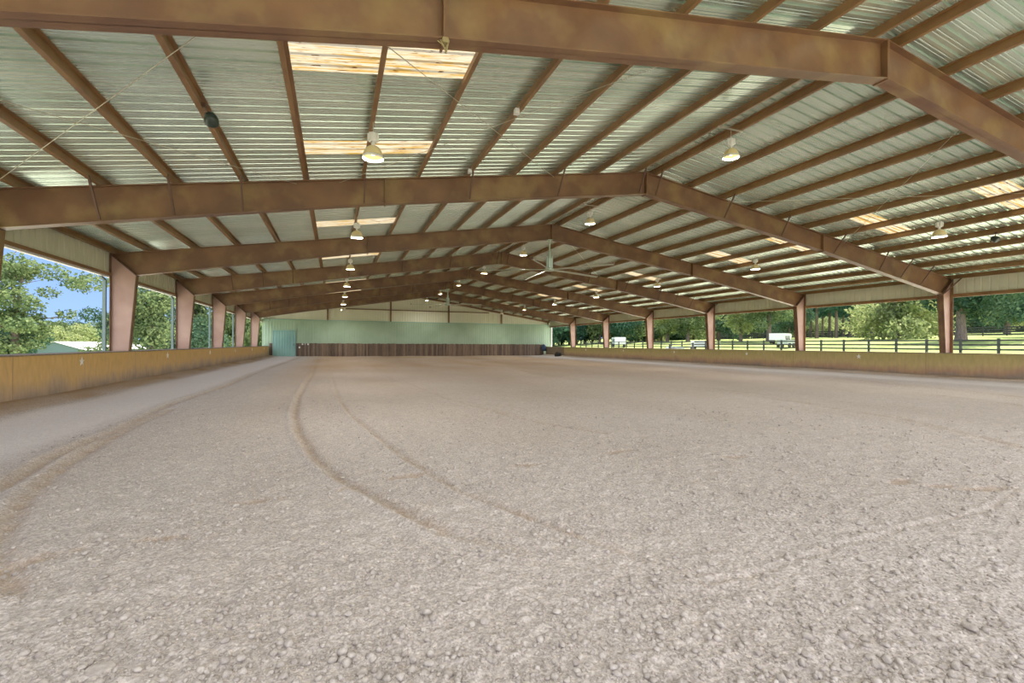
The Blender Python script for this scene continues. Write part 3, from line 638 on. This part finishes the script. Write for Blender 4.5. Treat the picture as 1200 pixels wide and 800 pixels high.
def make_lamp():
    root = empty('high_bay_lamp', (0, 0, 0))
    sh = MB(); sh.lathe([(0.05, 0.25), (0.085, 0.245), (0.13, 0.215), (0.165, 0.17), (0.19, 0.11), (0.205, 0.05), (0.212, 0.015), (0.203, 0.02), (0.195, 0.055), (0.18, 0.11), (0.155, 0.165), (0.12, 0.205), (0.07, 0.23), (0.0, 0.235)], n=28)
    s = sh.build('lamp_shade', M['shade'], root, True)
    rm = MB(); rm.lathe([(0.200, 0.035), (0.215, 0.045), (0.222, 0.0), (0.218, -0.012), (0.208, 0.0), (0.200, 0.035)], n=28); rm.build('rim', M['shade_in'], s, True)
    b = MB(); b.lathe([(0.0, 0.06), (0.03, 0.065), (0.05, 0.10), (0.052, 0.14), (0.03, 0.20), (0.0, 0.205)], n=16); b.build('bulb', M['bulb'], root, True)
    nk = MB(); nk.lathe([(0.0, 0.33), (0.035, 0.33), (0.04, 0.24), (0.0, 0.24)], n=12); nk.build('neck', M['ballast'], root)
    bb = MB(); bb.lathe([(0.0, 0.33), (0.07, 0.335), (0.085, 0.36), (0.085, 0.50), (0.07, 0.53), (0.0, 0.54)], n=14)
    for i in range(8):
        t = i*math.pi/4; bb.obar((0.08*math.cos(t), 0.08*math.sin(t), 0.36), (0.08*math.cos(t), 0.08*math.sin(t), 0.51), 0.07, 0.02, up=(math.cos(t+1.57), math.sin(t+1.57), 0))
    bb.build('ballast_housing', M['ballast'], root)
    hk = MB(); hk.tube((0, 0, 0.54), (0, 0, 0.76), 0.008); hk.tube((-0.03, 0, 0.60), (0.02, 0.0, 0.66), 0.006); hk.build('hook', M['wire'], root)
    return root
proto = make_lamp(); first = True
rows = (('left', 0.72, 5.46), ('ridge', 10.4, 6.90), ('right', 20.08, 5.50))
for rn, X, Z in rows:
    for i in range(-1, 7):  # the row above the camera is unseen, added to light the foreground
        o = proto if first else copy_tree(proto); first = False
        o.location = (X + (0.02 if rn == 'ridge' else 0), FY(1.5+i), Z)
        if rn == 'ridge' : pass
        tag(o, f"hanging bell-shaped high bay lamp in the {rn} row, {ORD[i] + ' in view' if i >= 0 else 'added out of view above the camera'}", 'lamp', f"high bay lamps of the {rn} row")
        lo = bpy.data.objects.new('lamp_light', lamp_light); col.objects.link(lo); lo.parent = o; lo.location = (0, 0, 0.05)
for i in range(7):      # short crossbars carrying the ridge lamps
    y = FY(1.5+i); t = MB(); t.obar((9.95, y, ztop(9.95)-0.02), (10.85, y, ztop(10.85)-0.02), 0.04, 0.03)
    tag(t.build('hanger_bar', M['wire']), f"short steel bar between the ridge purlins holding the ridge lamp, {ORD[i]} from the camera", 'hanger bar', 'hanger bars of the ridge lamps')

# ------------------------------------------------------------------ large ceiling fans
def make_fan():
    root = empty('ceiling_fan', (0, 0, 0))
    t = MB(); t.tube((0, 0, 0.15), (0, 0, 1.55), 0.045, 12); t.box(-0.14, 0.14, -0.14, 0.14, 1.53, 1.56); t.build('downrod', M['galv'], root)
    t = MB(); t.box(-0.10, 0.10, -0.10, 0.10, 0.12, 0.60); t.box(-0.17, -0.12, -0.05, 0.05, 0.05, 0.72); t.box(0.12, 0.17, -0.05, 0.05, 0.05, 0.72); t.tube((0, 0, 0.6), (0, 0, 0.95), 0.075, 12); t.build('motor', M['galv'], root)
    t = MB(); t.lathe([(0, 0.10), (0.24, 0.08), (0.26, 0.03), (0.24, -0.03), (0.10, -0.05), (0, -0.05)], n=24); t.build('hub', M['galv'], root, True)
    for k in range(5):
        a = math.radians(15.5 + 72*k); ca, sa = math.cos(a), math.sin(a)
        t = MB(); prof_ = [(-0.085, 0.025), (-0.03, 0.005), (0.04, -0.005), (0.085, -0.03), (0.04, 0.018), (-0.03, 0.035)]
        vs = []
        for r in (0.22, 1.6, 3.55):
            for u, z in prof_: vs.append((r*ca - u*sa, r*sa + u*ca, z + 0.02 - (r/3.55)**2*0.06))
        n = 6; fs = [tuple(range(n)), tuple(range(3*n-1, 2*n-1, -1))] + [(j*n+i, j*n+(i+1) % n, (j+1)*n+(i+1) % n, (j+1)*n+i) for j in range(2) for i in range(n)]
        t.add(vs, fs); b = t.build('blade', M['blade'], root)
        w_ = MB(); w_.box(-0.01, 0.01, -0.10, 0.10, -0.02, 0.09); q = w_.build('winglet', M['plate'], b); q.location = (3.55*ca, 3.55*sa, -0.04); q.rotation_euler = (0, 0, a)
    return root
fan = make_fan(); fan.location = (10.3, FY(3), 5.43)
tag(fan, 'large five-bladed ceiling fan on a long downrod, nearer of the two', 'ceiling fan', 'large ceiling fans under the ridge')
f2 = copy_tree(fan); f2.location = (10.3, FY(6)-0.1, 5.43); f2.rotation_euler = (0, 0, 0.35)
f2['label'] = 'large ceiling fan on a long downrod, farther one in front of the end wall'

# small fixtures on the purlins
def fixture(x, y, z, lab, rz):
    r = empty('round_fixture', (x, y, z), lab, 'fixture', 'dark round fixtures on the purlins', rz)
    t = MB(); t.lathe([(0.0, 0.11), (0.06, 0.10), (0.10, 0.05), (0.12, -0.02), (0.115, -0.10), (0.10, -0.12), (0.0, -0.10)], n=20); o = t.build('housing', M['black'], r, True); o.rotation_euler = (0.9, 0, 0)
    t = MB(); t.tube((0, 0, 0.05), (-0.12, 0, 0.22), 0.015); t.box(-0.16, -0.08, -0.04, 0.04, 0.20, 0.26); t.build('bracket', M['plate'], r)
fixture(-2.12, 9.83, 5.66, 'small dark round fixture bracketed to a purlin on the left slope', 0)
fixture(22.95, 9.86, 5.62, 'small dark round fixture bracketed to a purlin on the right slope', math.pi)
for x, y, lab in ((3.72, 9.58, 'small white junction box on a left-slope purlin, nearer of two'), (3.72, 13.4, 'small white junction box on a left-slope purlin beside the second frame')):
    r = empty('junction_box', (x, y, ztop(x)+0.0), lab, 'junction box', 'white junction boxes')
    t = MB(); t.box(-0.05, 0.05, -0.06, 0.06, -0.06, 0.04); t.box(-0.056, 0.056, -0.066, 0.066, -0.07, -0.06); t.build('box', M['ballast'], r)
    t = MB(); t.tube((0.02, 0, 0.02), (0.06, 0, 0.1), 0.012); t.build('conduit', M['wire'], r)

# ------------------------------------------------------------------ clods on the sand
def ico():
    bm = bmesh.new(); bmesh.ops.create_icosphere(bm, subdivisions=2, radius=1)
    v = np.array([q.co[:] for q in bm.verts]); f = np.array([[q.index for q in p.verts] for p in bm.faces]); bm.free(); return v, f
IV, IFc = ico()
def clods(n):
    V = []; Fs = []; k = 0; pts = []
    while len(pts) < n:
        m_ = n*2
        th = YAW + np.radians(rng.uniform(-52, 52, m_)); r = 1.75*np.exp(rng.uniform(0, 2.1, m_)); X = r*np.sin(th); Y = r*np.cos(th)
        dens = 0.45 + vnoise(X/0.9, Y/0.5, 21)*1.3 + vnoise(X/0.25, Y/0.2, 22)*0.9 + 0.25*np.exp(-((r-2.6)/0.8)**2)
        ok = (rng.uniform(0, 1, m_) < dens) & (X > -4.2) & (X < 27.5)
        pts += list(zip(X[ok], Y[ok], r[ok]))
    pts = np.array(pts[:n]); X, Y, R = pts.T
    H, _ = sand_height(X, Y)
    s = 0.0032*(rng.pareto(2.3, n)+1)*1.25; s = np.clip(s, 0.003, 0.020)
    verts = np.zeros((n, len(IV), 3))
    sc = np.stack([s*rng.uniform(0.8, 1.4, n), s*rng.uniform(0.8, 1.3, n), s*rng.uniform(0.6, 1.0, n)], 1)
    ph = rng.uniform(0, 50, (n, 3))
    base = IV[None]*(1 + 0.55*np.stack([vnoise(IV[:, 0]*1.6+p[0], IV[:, 1]*1.6+IV[:, 2]*1.3+p[1], 5) for p in ph])[:, :, None])
    ang = rng.uniform(0, 6.28, n); ca, sa = np.cos(ang)[:, None], np.sin(ang)[:, None]
    b = base*sc[:, None, :]
    verts[:, :, 0] = b[:, :, 0]*ca - b[:, :, 1]*sa + X[:, None]; verts[:, :, 1] = b[:, :, 0]*sa + b[:, :, 1]*ca + Y[:, None]
    verts[:, :, 2] = b[:, :, 2] + (H + s*0.35)[:, None]
    fs = (IFc[None] + (np.arange(n)*len(IV))[:, None, None]).reshape(-1, 3)
    vs = verts.reshape(-1, 3)
    me = bpy.data.meshes.new('dirt_clods'); me.vertices.add(len(vs)); me.vertices.foreach_set('co', vs.ravel())
    me.loops.add(fs.size); me.loops.foreach_set('vertex_index', fs.ravel().astype(np.int32)); me.polygons.add(len(fs))
    me.polygons.foreach_set('loop_start', np.arange(0, fs.size, 3, dtype=np.int32)); me.polygons.foreach_set('loop_total', np.full(len(fs), 3, np.int32))
    me.update(calc_edges=True); me.materials.append(M['clod'])
    o = bpy.data.objects.new('dirt_clods', me); col.objects.link(o)
    tag(o, 'crumbly small clods scattered over the harrowed sand', 'dirt', kind='stuff')
clods(26000)
def big_clod(x, y, r, flat, lab, seed):
    vs = IV*(1 + 0.5*vnoise(IV[:, 0]*1.5+seed, IV[:, 1]*1.5+IV[:, 2]*1.2, seed)[:, None]); vs = vs*np.array([r*1.25, r, r*flat])
    o = link_mesh('dirt_clod', vs, [tuple(f) for f in IFc], M['clod'], smooth=True); o.location = (x, y, hz(x, y)+r*flat*0.45); o.rotation_euler = (0, 0, seed)
    md = o.modifiers.new('s', 'SUBSURF'); md.levels = 1; md.render_levels = 1
    tag(o, lab, 'clod', 'larger clods lying on the sand')
for i, q in enumerate(((-1.06, 2.82, 0.050, 0.35, 'large flat pale clod at the bottom left of the sand'), (3.36, 1.54, 0.034, 0.5, 'oval pale clod at the lower right of the sand'), (2.92, 1.80, 0.020, 0.5, 'small oval clod left of the oval pale clod at the lower right'),
        (0.52, 2.78, 0.022, 1.0, 'upright pointed clod in the lower middle of the sand'), (0.54, 2.69, 0.023, 0.7, 'squat clod touching the upright pointed clod'), (0.74, 2.58, 0.022, 0.7, 'left of two pale clods side by side in the lower middle'), (0.81, 2.57, 0.024, 0.9, 'right, taller of two pale clods side by side in the lower middle'),
        (0.36, 2.68, 0.019, 0.8, 'rounded clod left of the upright pointed clod'), (0.38, 2.41, 0.023, 0.9, 'tall rounded clod near the bottom middle of the sand'), (0.45, 2.35, 0.024, 0.6, 'broad clod right of the tall rounded clod near the bottom'), (0.13, 2.39, 0.026, 0.6, 'broad flat clod near the bottom, left of middle'),
        (0.06, 2.48, 0.024, 0.8, 'rounded clod just behind the broad flat one near the bottom'), (-1.40, 3.74, 0.03, 0.5, 'pale flat clod on the left part of the sand'), (0.79, 4.05, 0.026, 0.6, 'lone pale clod right of the curved wheel track'))):
    big_clod(q[0], q[1], q[2], q[3], q[4], i+3)

# ------------------------------------------------------------------ trees
def quads_mesh(name, P, S, mats, up_bias=0.3, seed=0, mat_idx=None):
    """P: leaf centres, S: leaf size; random small bent leaf cards"""
    r = np.random.default_rng(seed); n = len(P)
    nrm = r.normal(size=(n, 3)); nrm[:, 2] += up_bias; nrm /= np.linalg.norm(nrm, axis=1)[:, None]
    a = np.cross(nrm, r.normal(size=(n, 3))); a /= np.linalg.norm(a, axis=1)[:, None]; b = np.cross(nrm, a)
    s1 = (S*r.uniform(0.7, 1.3, n))[:, None]; s2 = (S*r.uniform(0.4, 0.8, n))[:, None]
    v = np.stack([P - a*s1, P + b*s2 + nrm*s2*0.25, P + a*s1, P - b*s2 + nrm*s2*0.25], 1).reshape(-1, 3)
    f = np.arange(n*4).reshape(n, 4)
    me = bpy.data.meshes.new(name); me.vertices.add(len(v)); me.vertices.foreach_set('co', v.ravel())
    me.loops.add(f.size); me.loops.foreach_set('vertex_index', f.ravel().astype(np.int32)); me.polygons.add(n)
    me.polygons.foreach_set('loop_start', np.arange(0, f.size, 4, dtype=np.int32)); me.polygons.foreach_set('loop_total', np.full(n, 4, np.int32))
    me.update(calc_edges=True)
    for m_ in mats: me.materials.append(m_)
    return me
def crown(blobs, per, size, mats, name, seed):
    r = np.random.default_rng(seed); P = []
    for (x, y, z, rx, rz_) in blobs:
        n = int(per*(rx*rx*0.5+rx*rz_*0.5)); d = r.normal(size=(n, 3)); d /= np.linalg.norm(d, axis=1)[:, None]
        rad = r.uniform(0.55, 1.06, n)**0.7
        rad *= 1 + 0.28*np.sin(d[:, 0]*7+x*3)*np.cos(d[:, 1]*6+z*2+d[:, 2]*5)
        P.append(np.array([x, y, z]) + d*rad[:, None]*np.array([rx, rx, rz_]))
    P = np.concatenate(P); S = size*r.uniform(0.7, 1.3, len(P))
    return quads_mesh(name, P, S, mats, seed=seed)
def trunk_mesh(h, r0, branches, seed, lean=0.0):
    r = random.Random(seed); mb = MB(); n = 6; pts = [Vector((lean*h*(i/n)**2 + r.uniform(-.05, .05)*r0*4*i/n, r.uniform(-.05, .05)*r0*4*i/n, h*i/n)) for i in range(n+1)]
    for i in range(n): mb.tube(pts[i], pts[i+1], r0*(1.25-0.75*i/n if i else 1.5), 10, r0*(1.25-0.75*(i+1)/n))
    for (t, dx, dy, dz, rr) in branches:
        p = pts[0].lerp(pts[-1], t); q = p + Vector((dx, dy, dz)); mid = p.lerp(q, 0.5) + Vector((0, 0, abs(dz)*0.15))
        mb.tube(p, mid, rr*r0, 7, rr*r0*0.7); mb.tube(mid, q, rr*r0*0.7, 7, rr*r0*0.25)
        for _ in range(3):
            e_ = q + Vector((r.uniform(-1, 1), r.uniform(-1, 1), r.uniform(0, 1)))*abs(dz)*0.4; mb.tube(mid.lerp(q, 0.6), e_, rr*r0*0.3, 5, rr*r0*0.1)
    return mb
KINDS = {}
def blobs_for(kind, r):
    B = []
    if kind == 'oak':
        for _ in range(34):
            a = r.uniform(0, 6.28); d = abs(r.gauss(0, 1))*2.6; d = min(d, 5.2); z = 7.0 + r.uniform(-3.6, 3.8) - d*0.25; rr = r.uniform(1.1, 2.1); B.append((d*math.cos(a), d*math.sin(a), z, rr, rr*0.7))
    elif kind == 'round':
        for _ in range(22):
            a = r.uniform(0, 6.28); d = r.uniform(0, 2.6); z = r.uniform(2.0, 8.0); d *= math.sin(math.pi*(z-0.6)/9)**0.5; rr = r.uniform(1.0, 1.8); B.append((d*math.cos(a), d*math.sin(a), z, rr, rr*0.85))
    elif kind == 'bush':
        for _ in range(20):
            a = r.uniform(0, 6.28); d = r.uniform(0, 2.6); z = r.uniform(0.4, 3.6); rr = r.uniform(0.8, 1.5); B.append((d*math.cos(a), d*math.sin(a), z, rr, rr*0.85))
    elif kind == 'pine':
        for i in range(26):
            z = 5.0 + 9*i/26; a = r.uniform(0, 6.28); d = r.uniform(0.2, 2.4)*(1.15-(z-5)/11); rr = r.uniform(0.8, 1.3)*(1.2-(z-5)/14); B.append((d*math.cos(a), d*math.sin(a), z, rr, rr*0.55))
    elif kind == 'airy':
        for _ in range(40):
            a = r.uniform(0, 6.28); d = min(abs(r.gauss(0, 1))*3.2, 6.5); z = 5.5 + r.uniform(-4.0, 4.2); rr = r.uniform(0.6, 1.35); B.append((d*math.cos(a), d*math.sin(a), z, rr, rr*0.6))
    return B
def make_kind(kind, leaf, seed):
    r = random.Random(seed); B = blobs_for(kind, r)
    per, size = {'oak': (150, 0.20), 'round': (190, 0.17), 'bush': (260, 0.14), 'pine': (230, 0.16), 'airy': (300, 0.14)}[kind]
    cm = crown(B, per, size, [M[leaf]], 'foliage', seed)
    hb = {'oak': (6.5, 0.37), 'round': (5.5, 0.20), 'bush': (2.0, 0.12), 'pine': (13, 0.22), 'airy': (6.0, 0.32)}[kind]
    br = [(r.uniform(0.55, 1.0), b[0]*0.85, b[1]*0.85, max(0.4, b[2]-hb[0]*0.8), r.uniform(0.25, 0.5)) for b in r.sample(B, 8)] if kind != 'pine' else [(r.uniform(0.4, .95), math.cos(i)*1.6, math.sin(i)*1.6, 0.5, 0.25) for i in range(9)]
    tm = trunk_mesh(hb[0], hb[1], br, seed)
    return cm, tm
def get_kind(kind, leaf, variant):
    key = (kind, leaf, variant)
    if key not in KINDS:
        cm, tb = make_kind(kind, leaf, hash_seed(kind, leaf, variant)); o = tb.build('trunk', M['bark']); tm = o.data; bpy.data.objects.remove(o); KINDS[key] = (cm, tm)
    return KINDS[key]
def hash_seed(kind, leaf, v): return sum(ord(c)*(i+3) for i, c in enumerate(kind+leaf)) % 9973 + v*17
def at(px, depth):
    u = (px-600)/F_PX; s, c = math.sin(YAW), math.cos(YAW); return depth*(s+u*c), depth*(c-u*s)
def tree(kind, leaf, x, y, sc, label, cat='tree', group=None, variant=0, zoff=0, rz=None, sz=1.0):
    cm, tm = get_kind(kind, leaf, variant)
    r = empty({'oak': 'oak_tree', 'round': 'tree', 'bush': 'bush', 'pine': 'pine_tree', 'airy': 'tree'}[kind], (x, y, tz(x, y)+zoff), label, cat, group, random.uniform(0, 6.28) if rz is None else rz)
    r.scale = (sc, sc, sc*sz)
    for nm, me in (('foliage', cm), ('trunk', tm)):
        o = bpy.data.objects.new(nm, me); col.objects.link(o); o.parent = r
    return r
# left side, near
T = tree
def P_(kind, leaf, px, depth, sc, label, **k):
    x, y = at(px, depth); return tree(kind, leaf, x, y, sc, label, **k)
P_('airy', 'leaf_mid', 18, 46, 1.15, 'large airy tree with open branches against the sky, seen through the nearest left opening', variant=1, rz=0.6)
P_('round', 'leaf_bright', -8, 62, 0.85, 'sunlit yellow-green tree at the far left edge of the left opening', variant=0)
P_('bush', 'leaf_blue', 12, 48, 1.0, 'dark bluish bush at the left edge below the airy tree', cat='bush')
P_('round', 'leaf_mid', 68, 108, 0.95, 'rounded green tree rising behind the left of the low white-roofed shed', variant=1)
P_('bush', 'leaf_bright', 88, 104, 1.75, 'pale yellow-green bushy tree right behind the low shed', cat='tree')
P_('round', 'leaf_mid', 112, 112, 0.72, 'small green tree at the right end of the shed', variant=2)
P_('round', 'leaf_dark', 135, 84, 1.0, 'dark green tree beside the first full left column', variant=1)
P_('round', 'leaf_mid', 178, 50, 0.95, 'multi-stemmed tree with reddish trunk in the second left opening', variant=3)
P_('airy', 'leaf_dark', 190, 66, 1.15, 'tall dark airy tree behind the multi-stemmed one', variant=2)
P_('round', 'leaf_mid', 236, 70, 1.15, 'pale green tree in the third left opening', variant=1)
P_('bush', 'leaf_dark', 212, 62, 1.4, 'dark bush low behind the second left column', cat='bush')
P_('round', 'leaf_mid', 268, 85, 1.3, 'tree in the fourth left opening', variant=2)
P_('round', 'leaf_dark', 288, 95, 1.3, 'dark tree in the farthest left opening', variant=3)
P_('bush', 'leaf_mid', 304, 84, 1.5, 'low bush beside the far left corner of the arena', cat='bush', variant=1)
P_('round', 'leaf_dark', 306, 100, 1.2, 'dark tree in the last gap beside the far left corner', variant=2)
bi = 0
for px in range(-60, 330, 26):
    P_('round', ['leaf_dark', 'leaf_mid'][bi % 2], px+random.uniform(-6, 6), 128+random.uniform(-6, 10), 0.9+0.15*random.random(), 'green tree in the distant belt on the left horizon', group='distant tree belt on the left', variant=bi % 3); bi += 1
# right side
P_('oak', 'leaf_dark', 1126, 50, 1.05, 'big old oak with a thick grey trunk in the right paddock', variant=0, rz=1.0)
P_('oak', 'leaf_dark', 1232, 56, 1.0, 'dark oak crown at the right edge of the frame', variant=1)
P_('oak', 'leaf_bright', 1050, 70, 1.28, 'broad sunlit yellow-green tree with drooping crown left of the big oak', variant=2, zoff=-2.4)
P_('oak', 'leaf_mid', 1180, 84, 1.1, 'smaller-trunked tree behind and right of the big oak', variant=2, zoff=-0.5)
P_('round', 'leaf_bright', 1100, 112, 1.0, 'distant bright tree seen just left of the oak trunk', variant=1)
P_('round', 'leaf_bright', 1158, 118, 1.0, 'distant bright tree seen right of the oak trunk', variant=2)
P_('round', 'leaf_bright', 1215, 110, 1.0, 'distant bright tree at the right edge', variant=3)
for i, (px, d) in enumerate(((938, 98), (950, 104), (957, 96), (964, 110), (972, 101), (980, 95), (988, 106), (996, 99), (1004, 93), (1012, 102), (1020, 97))):
    P_('pine', 'leaf_blue', px, d, 0.95+0.1*(i % 3), f"slim dark pine in the grove left of the sunlit tree, {ORD[i] if i else 'first'} from the left", group='pines in the right paddock', variant=i % 3)
P_('oak', 'leaf_mid', 901, 72, 0.88, 'round-crowned tree with a dark trunk standing behind the white trailer', variant=1)
P_('round', 'leaf_bright', 868, 78, 1.15, 'pale sunlit tree left of the round-crowned tree', variant=0)
P_('round', 'leaf_bright', 782, 96, 1.25, 'bright sunlit tree left in the middle right opening', variant=1)
P_('oak', 'leaf_mid', 806, 92, 1.0, 'spreading tree with dark stems in the middle right opening', variant=0, zoff=-1)
P_('oak', 'leaf_dark', 842, 100, 1.0, 'dark tree behind the frame column right of the spreading tree', variant=2, zoff=-1)
P_('round', 'leaf_dark', 925, 92, 1.2, 'dark tree between the round-crowned tree and the pines', variant=2)
bi = 0
for px in range(640, 780, 9):
    P_('round', ['leaf_blue', 'leaf_dark', 'leaf_blue', 'leaf_mid'][bi % 4], px, 112+random.uniform(-8, 8), 1.25+0.2*random.random(), 'dark blue-green tree in the dense wood beyond the far right openings', group='dense wood on the right', variant=bi % 3, zoff=-1.0); bi += 1
for px in range(770, 1330, 24):
    P_('round', ['leaf_dark', 'leaf_mid', 'leaf_blue'][bi % 3], px, 140+random.uniform(-8, 8), 1.5+0.3*random.random(), 'dark tree in the wooded backdrop behind the right paddock', group='wooded backdrop on the right', variant=bi % 3, zoff=-1.0); bi += 1

bi = 0
for px in range(764, 1330, 17):
    P_('bush', ['leaf_bright', 'leaf_mid', 'leaf_dark'][bi % 3], px, 122+random.uniform(-4, 4), 1.25+0.3*random.random(), 'low bush in the undergrowth beyond the far paddock fence', cat='bush', group='undergrowth beyond the far fence', variant=bi % 2, zoff=-0.6); bi += 1

# ------------------------------------------------------------------ fences
def fence(pts_fn, n, label, h=1.35, rails=4, rw=0.13):
    p0 = pts_fn(0); r = empty('paddock_fence', (p0[0], p0[1], tz(*p0)), label, 'fence'); o0 = Vector(r.location)
    P = [Vector((*pts_fn(i), 0)) for i in range(n+1)]
    for p in P: p.z = tz(p.x, p.y)
    for i in range(n+1):
        t = MB(); q = P[i]-o0; t.box(q.x-0.07, q.x+0.07, q.y-0.07, q.y+0.07, q.z-0.1, q.z+h+0.06); t.build('post', M['fence'], r)
    for k in range(rails):
        t = MB()
        for a, b_ in zip(P[:-1], P[1:]):
            z = Vector((0, 0, h*(0.22 + 0.78*k/(rails-1)) - 0.07)); t.obar(a-o0+z, b_-o0+z, 0.04, rw)
        t.build('rail', M['fence'], r)
    return r
fence(lambda i: (46.0, 6 + 2.25*i), 34, 'black four-rail paddock fence running beyond the right kickboard')
def arc(i): return (100 - 0.02*i*i*0.6, 10 + 2.8*i)
fence(arc, 40, 'black fence far up the slope behind the big oak', h=1.4, rw=0.2)

# ------------------------------------------------------------------ trailers, carts and shed
def wheels(xs, y, r, root):
    for x in xs:
        for s in (-1, 1): t = MB(); t.tube((x, s*y-0.09, r), (x, s*y+0.09, r), r, 14); t.build('wheel', M['rubber'], root)
def trailer(px, depth, rz, L_, H_, lab, kind):
    x, y = at(px, depth); root = empty('horse_trailer' if kind else 'stock_trailer', (x, y, tz(x, y)), lab, 'trailer', None, rz)
    b = MB(); b.prism([(-L_/2, 0.5), (L_/2, 0.5), (L_/2+0.3, 1.2), (L_/2+0.15, H_-0.1), (L_/2-0.2, H_), (-L_/2, H_)], 'y', -1.0, 1.0); b.build('body', M['whitevehicle'], root)
    wheels((-0.4, 0.4), 1.03, 0.36, root)
    t = MB()
    for i in range(3):
        a = -L_/2+0.4+i*(L_-0.6)/3; t.box(a, a+(L_-0.6)/3-0.25, -1.012, -1.0, H_-0.8, H_-0.35); t.box(a, a+(L_-0.6)/3-0.25, 1.0, 1.012, H_-0.8, H_-0.35)
    t.build('window', M['darkglass'], root)
    t = MB(); t.obar((L_/2, -0.5, 0.45), (L_/2+1.2, 0, 0.45), 0.08, 0.08); t.obar((L_/2, 0.5, 0.45), (L_/2+1.2, 0, 0.45), 0.08, 0.08); t.build('drawbar', M['rubber'], root)
trailer(725, 88, 1.2, 2.8, 1.9, 'white horse trailer standing in the field behind the third right opening', True)
trailer(914, 66, 0.3, 2.2, 1.45, 'low white trailer parked under the round-crowned tree', True)
trailer(821, 64, 0.4, 1.6, 1.35, 'white-roofed stock trailer behind the middle right opening', False)
def cart(px, depth, lab, m):
    x, y = at(px, depth); root = empty('farm_cart', (x, y, tz(x, y)), lab, 'cart', None, 0.3)
    b = MB(); b.box(-1.1, 1.1, -0.6, 0.6, 0.45, 0.55); b.box(-1.1, 1.1, -0.6, -0.56, 0.55, 1.0); b.box(-1.1, 1.1, 0.56, 0.6, 0.55, 1.0); b.box(-1.1, -1.06, -0.6, 0.6, 0.55, 1.0); b.box(1.06, 1.1, -0.6, 0.6, 0.55, 1.0); b.build('tray', m, root)
    wheels((-0.6, 0.6), 0.65, 0.3, root)
cart(791, 58, 'grey cart parked beside the paddock gate in the middle right opening', M['gutter'])
cart(921, 58, 'grey cart parked just right of the low white trailer', M['gutter'])
def gate(px0, px1, depth, lab):
    a = Vector((*at(px0, depth), 0)); b_ = Vector((*at(px1, depth), 0)); a.z = tz(a.x, a.y); b_.z = tz(b_.x, b_.y)
    root = empty('paddock_gate', a, lab, 'gate')
    for q in (a, b_): t = MB(); t.box(q.x-a.x-0.09, q.x-a.x+0.09, q.y-a.y-0.09, q.y-a.y+0.09, q.z-a.z-0.1, q.z-a.z+1.6); t.build('post', M['fence'], root)
    t = MB()
    for k in range(4): z = Vector((0, 0, 0.4+0.36*k)); t.obar(z, b_-a+z, 0.05, 0.1)
    t.build('rails', M['fence'], root)
gate(785, 812, 52, 'dark gate in the paddock between the cart and the stock trailer')

def shed():
    Yg = 85.0; xr = -37.3; hw = 3.15; zp, ze = 1.62, 0.55; g = tz(xr, Yg)
    root = empty('low_shed', (xr, Yg, g), 'low shed with blue-grey gable end and white metal roof beyond the left opening', 'shed')
    def P(o): o.location = (-xr, -Yg, -g); return o
    t = MB(); t.prism([(xr-hw, g-0.3), (xr+hw, g-0.3), (xr+hw, ze), (xr, zp), (xr-hw, ze)], 'y', Yg, Yg+26); P(t.build('wall', M['shedwall'], root))
    for s in (-1, 1):
        t = MB(); t.prism([(xr, zp+0.03), (xr+s*(hw+0.35), ze-0.09), (xr+s*(hw+0.35), ze-0.03), (xr, zp+0.09)], 'y', Yg-0.25, Yg+26.2); P(t.build('roof', M['shedroof'], root))
shed()
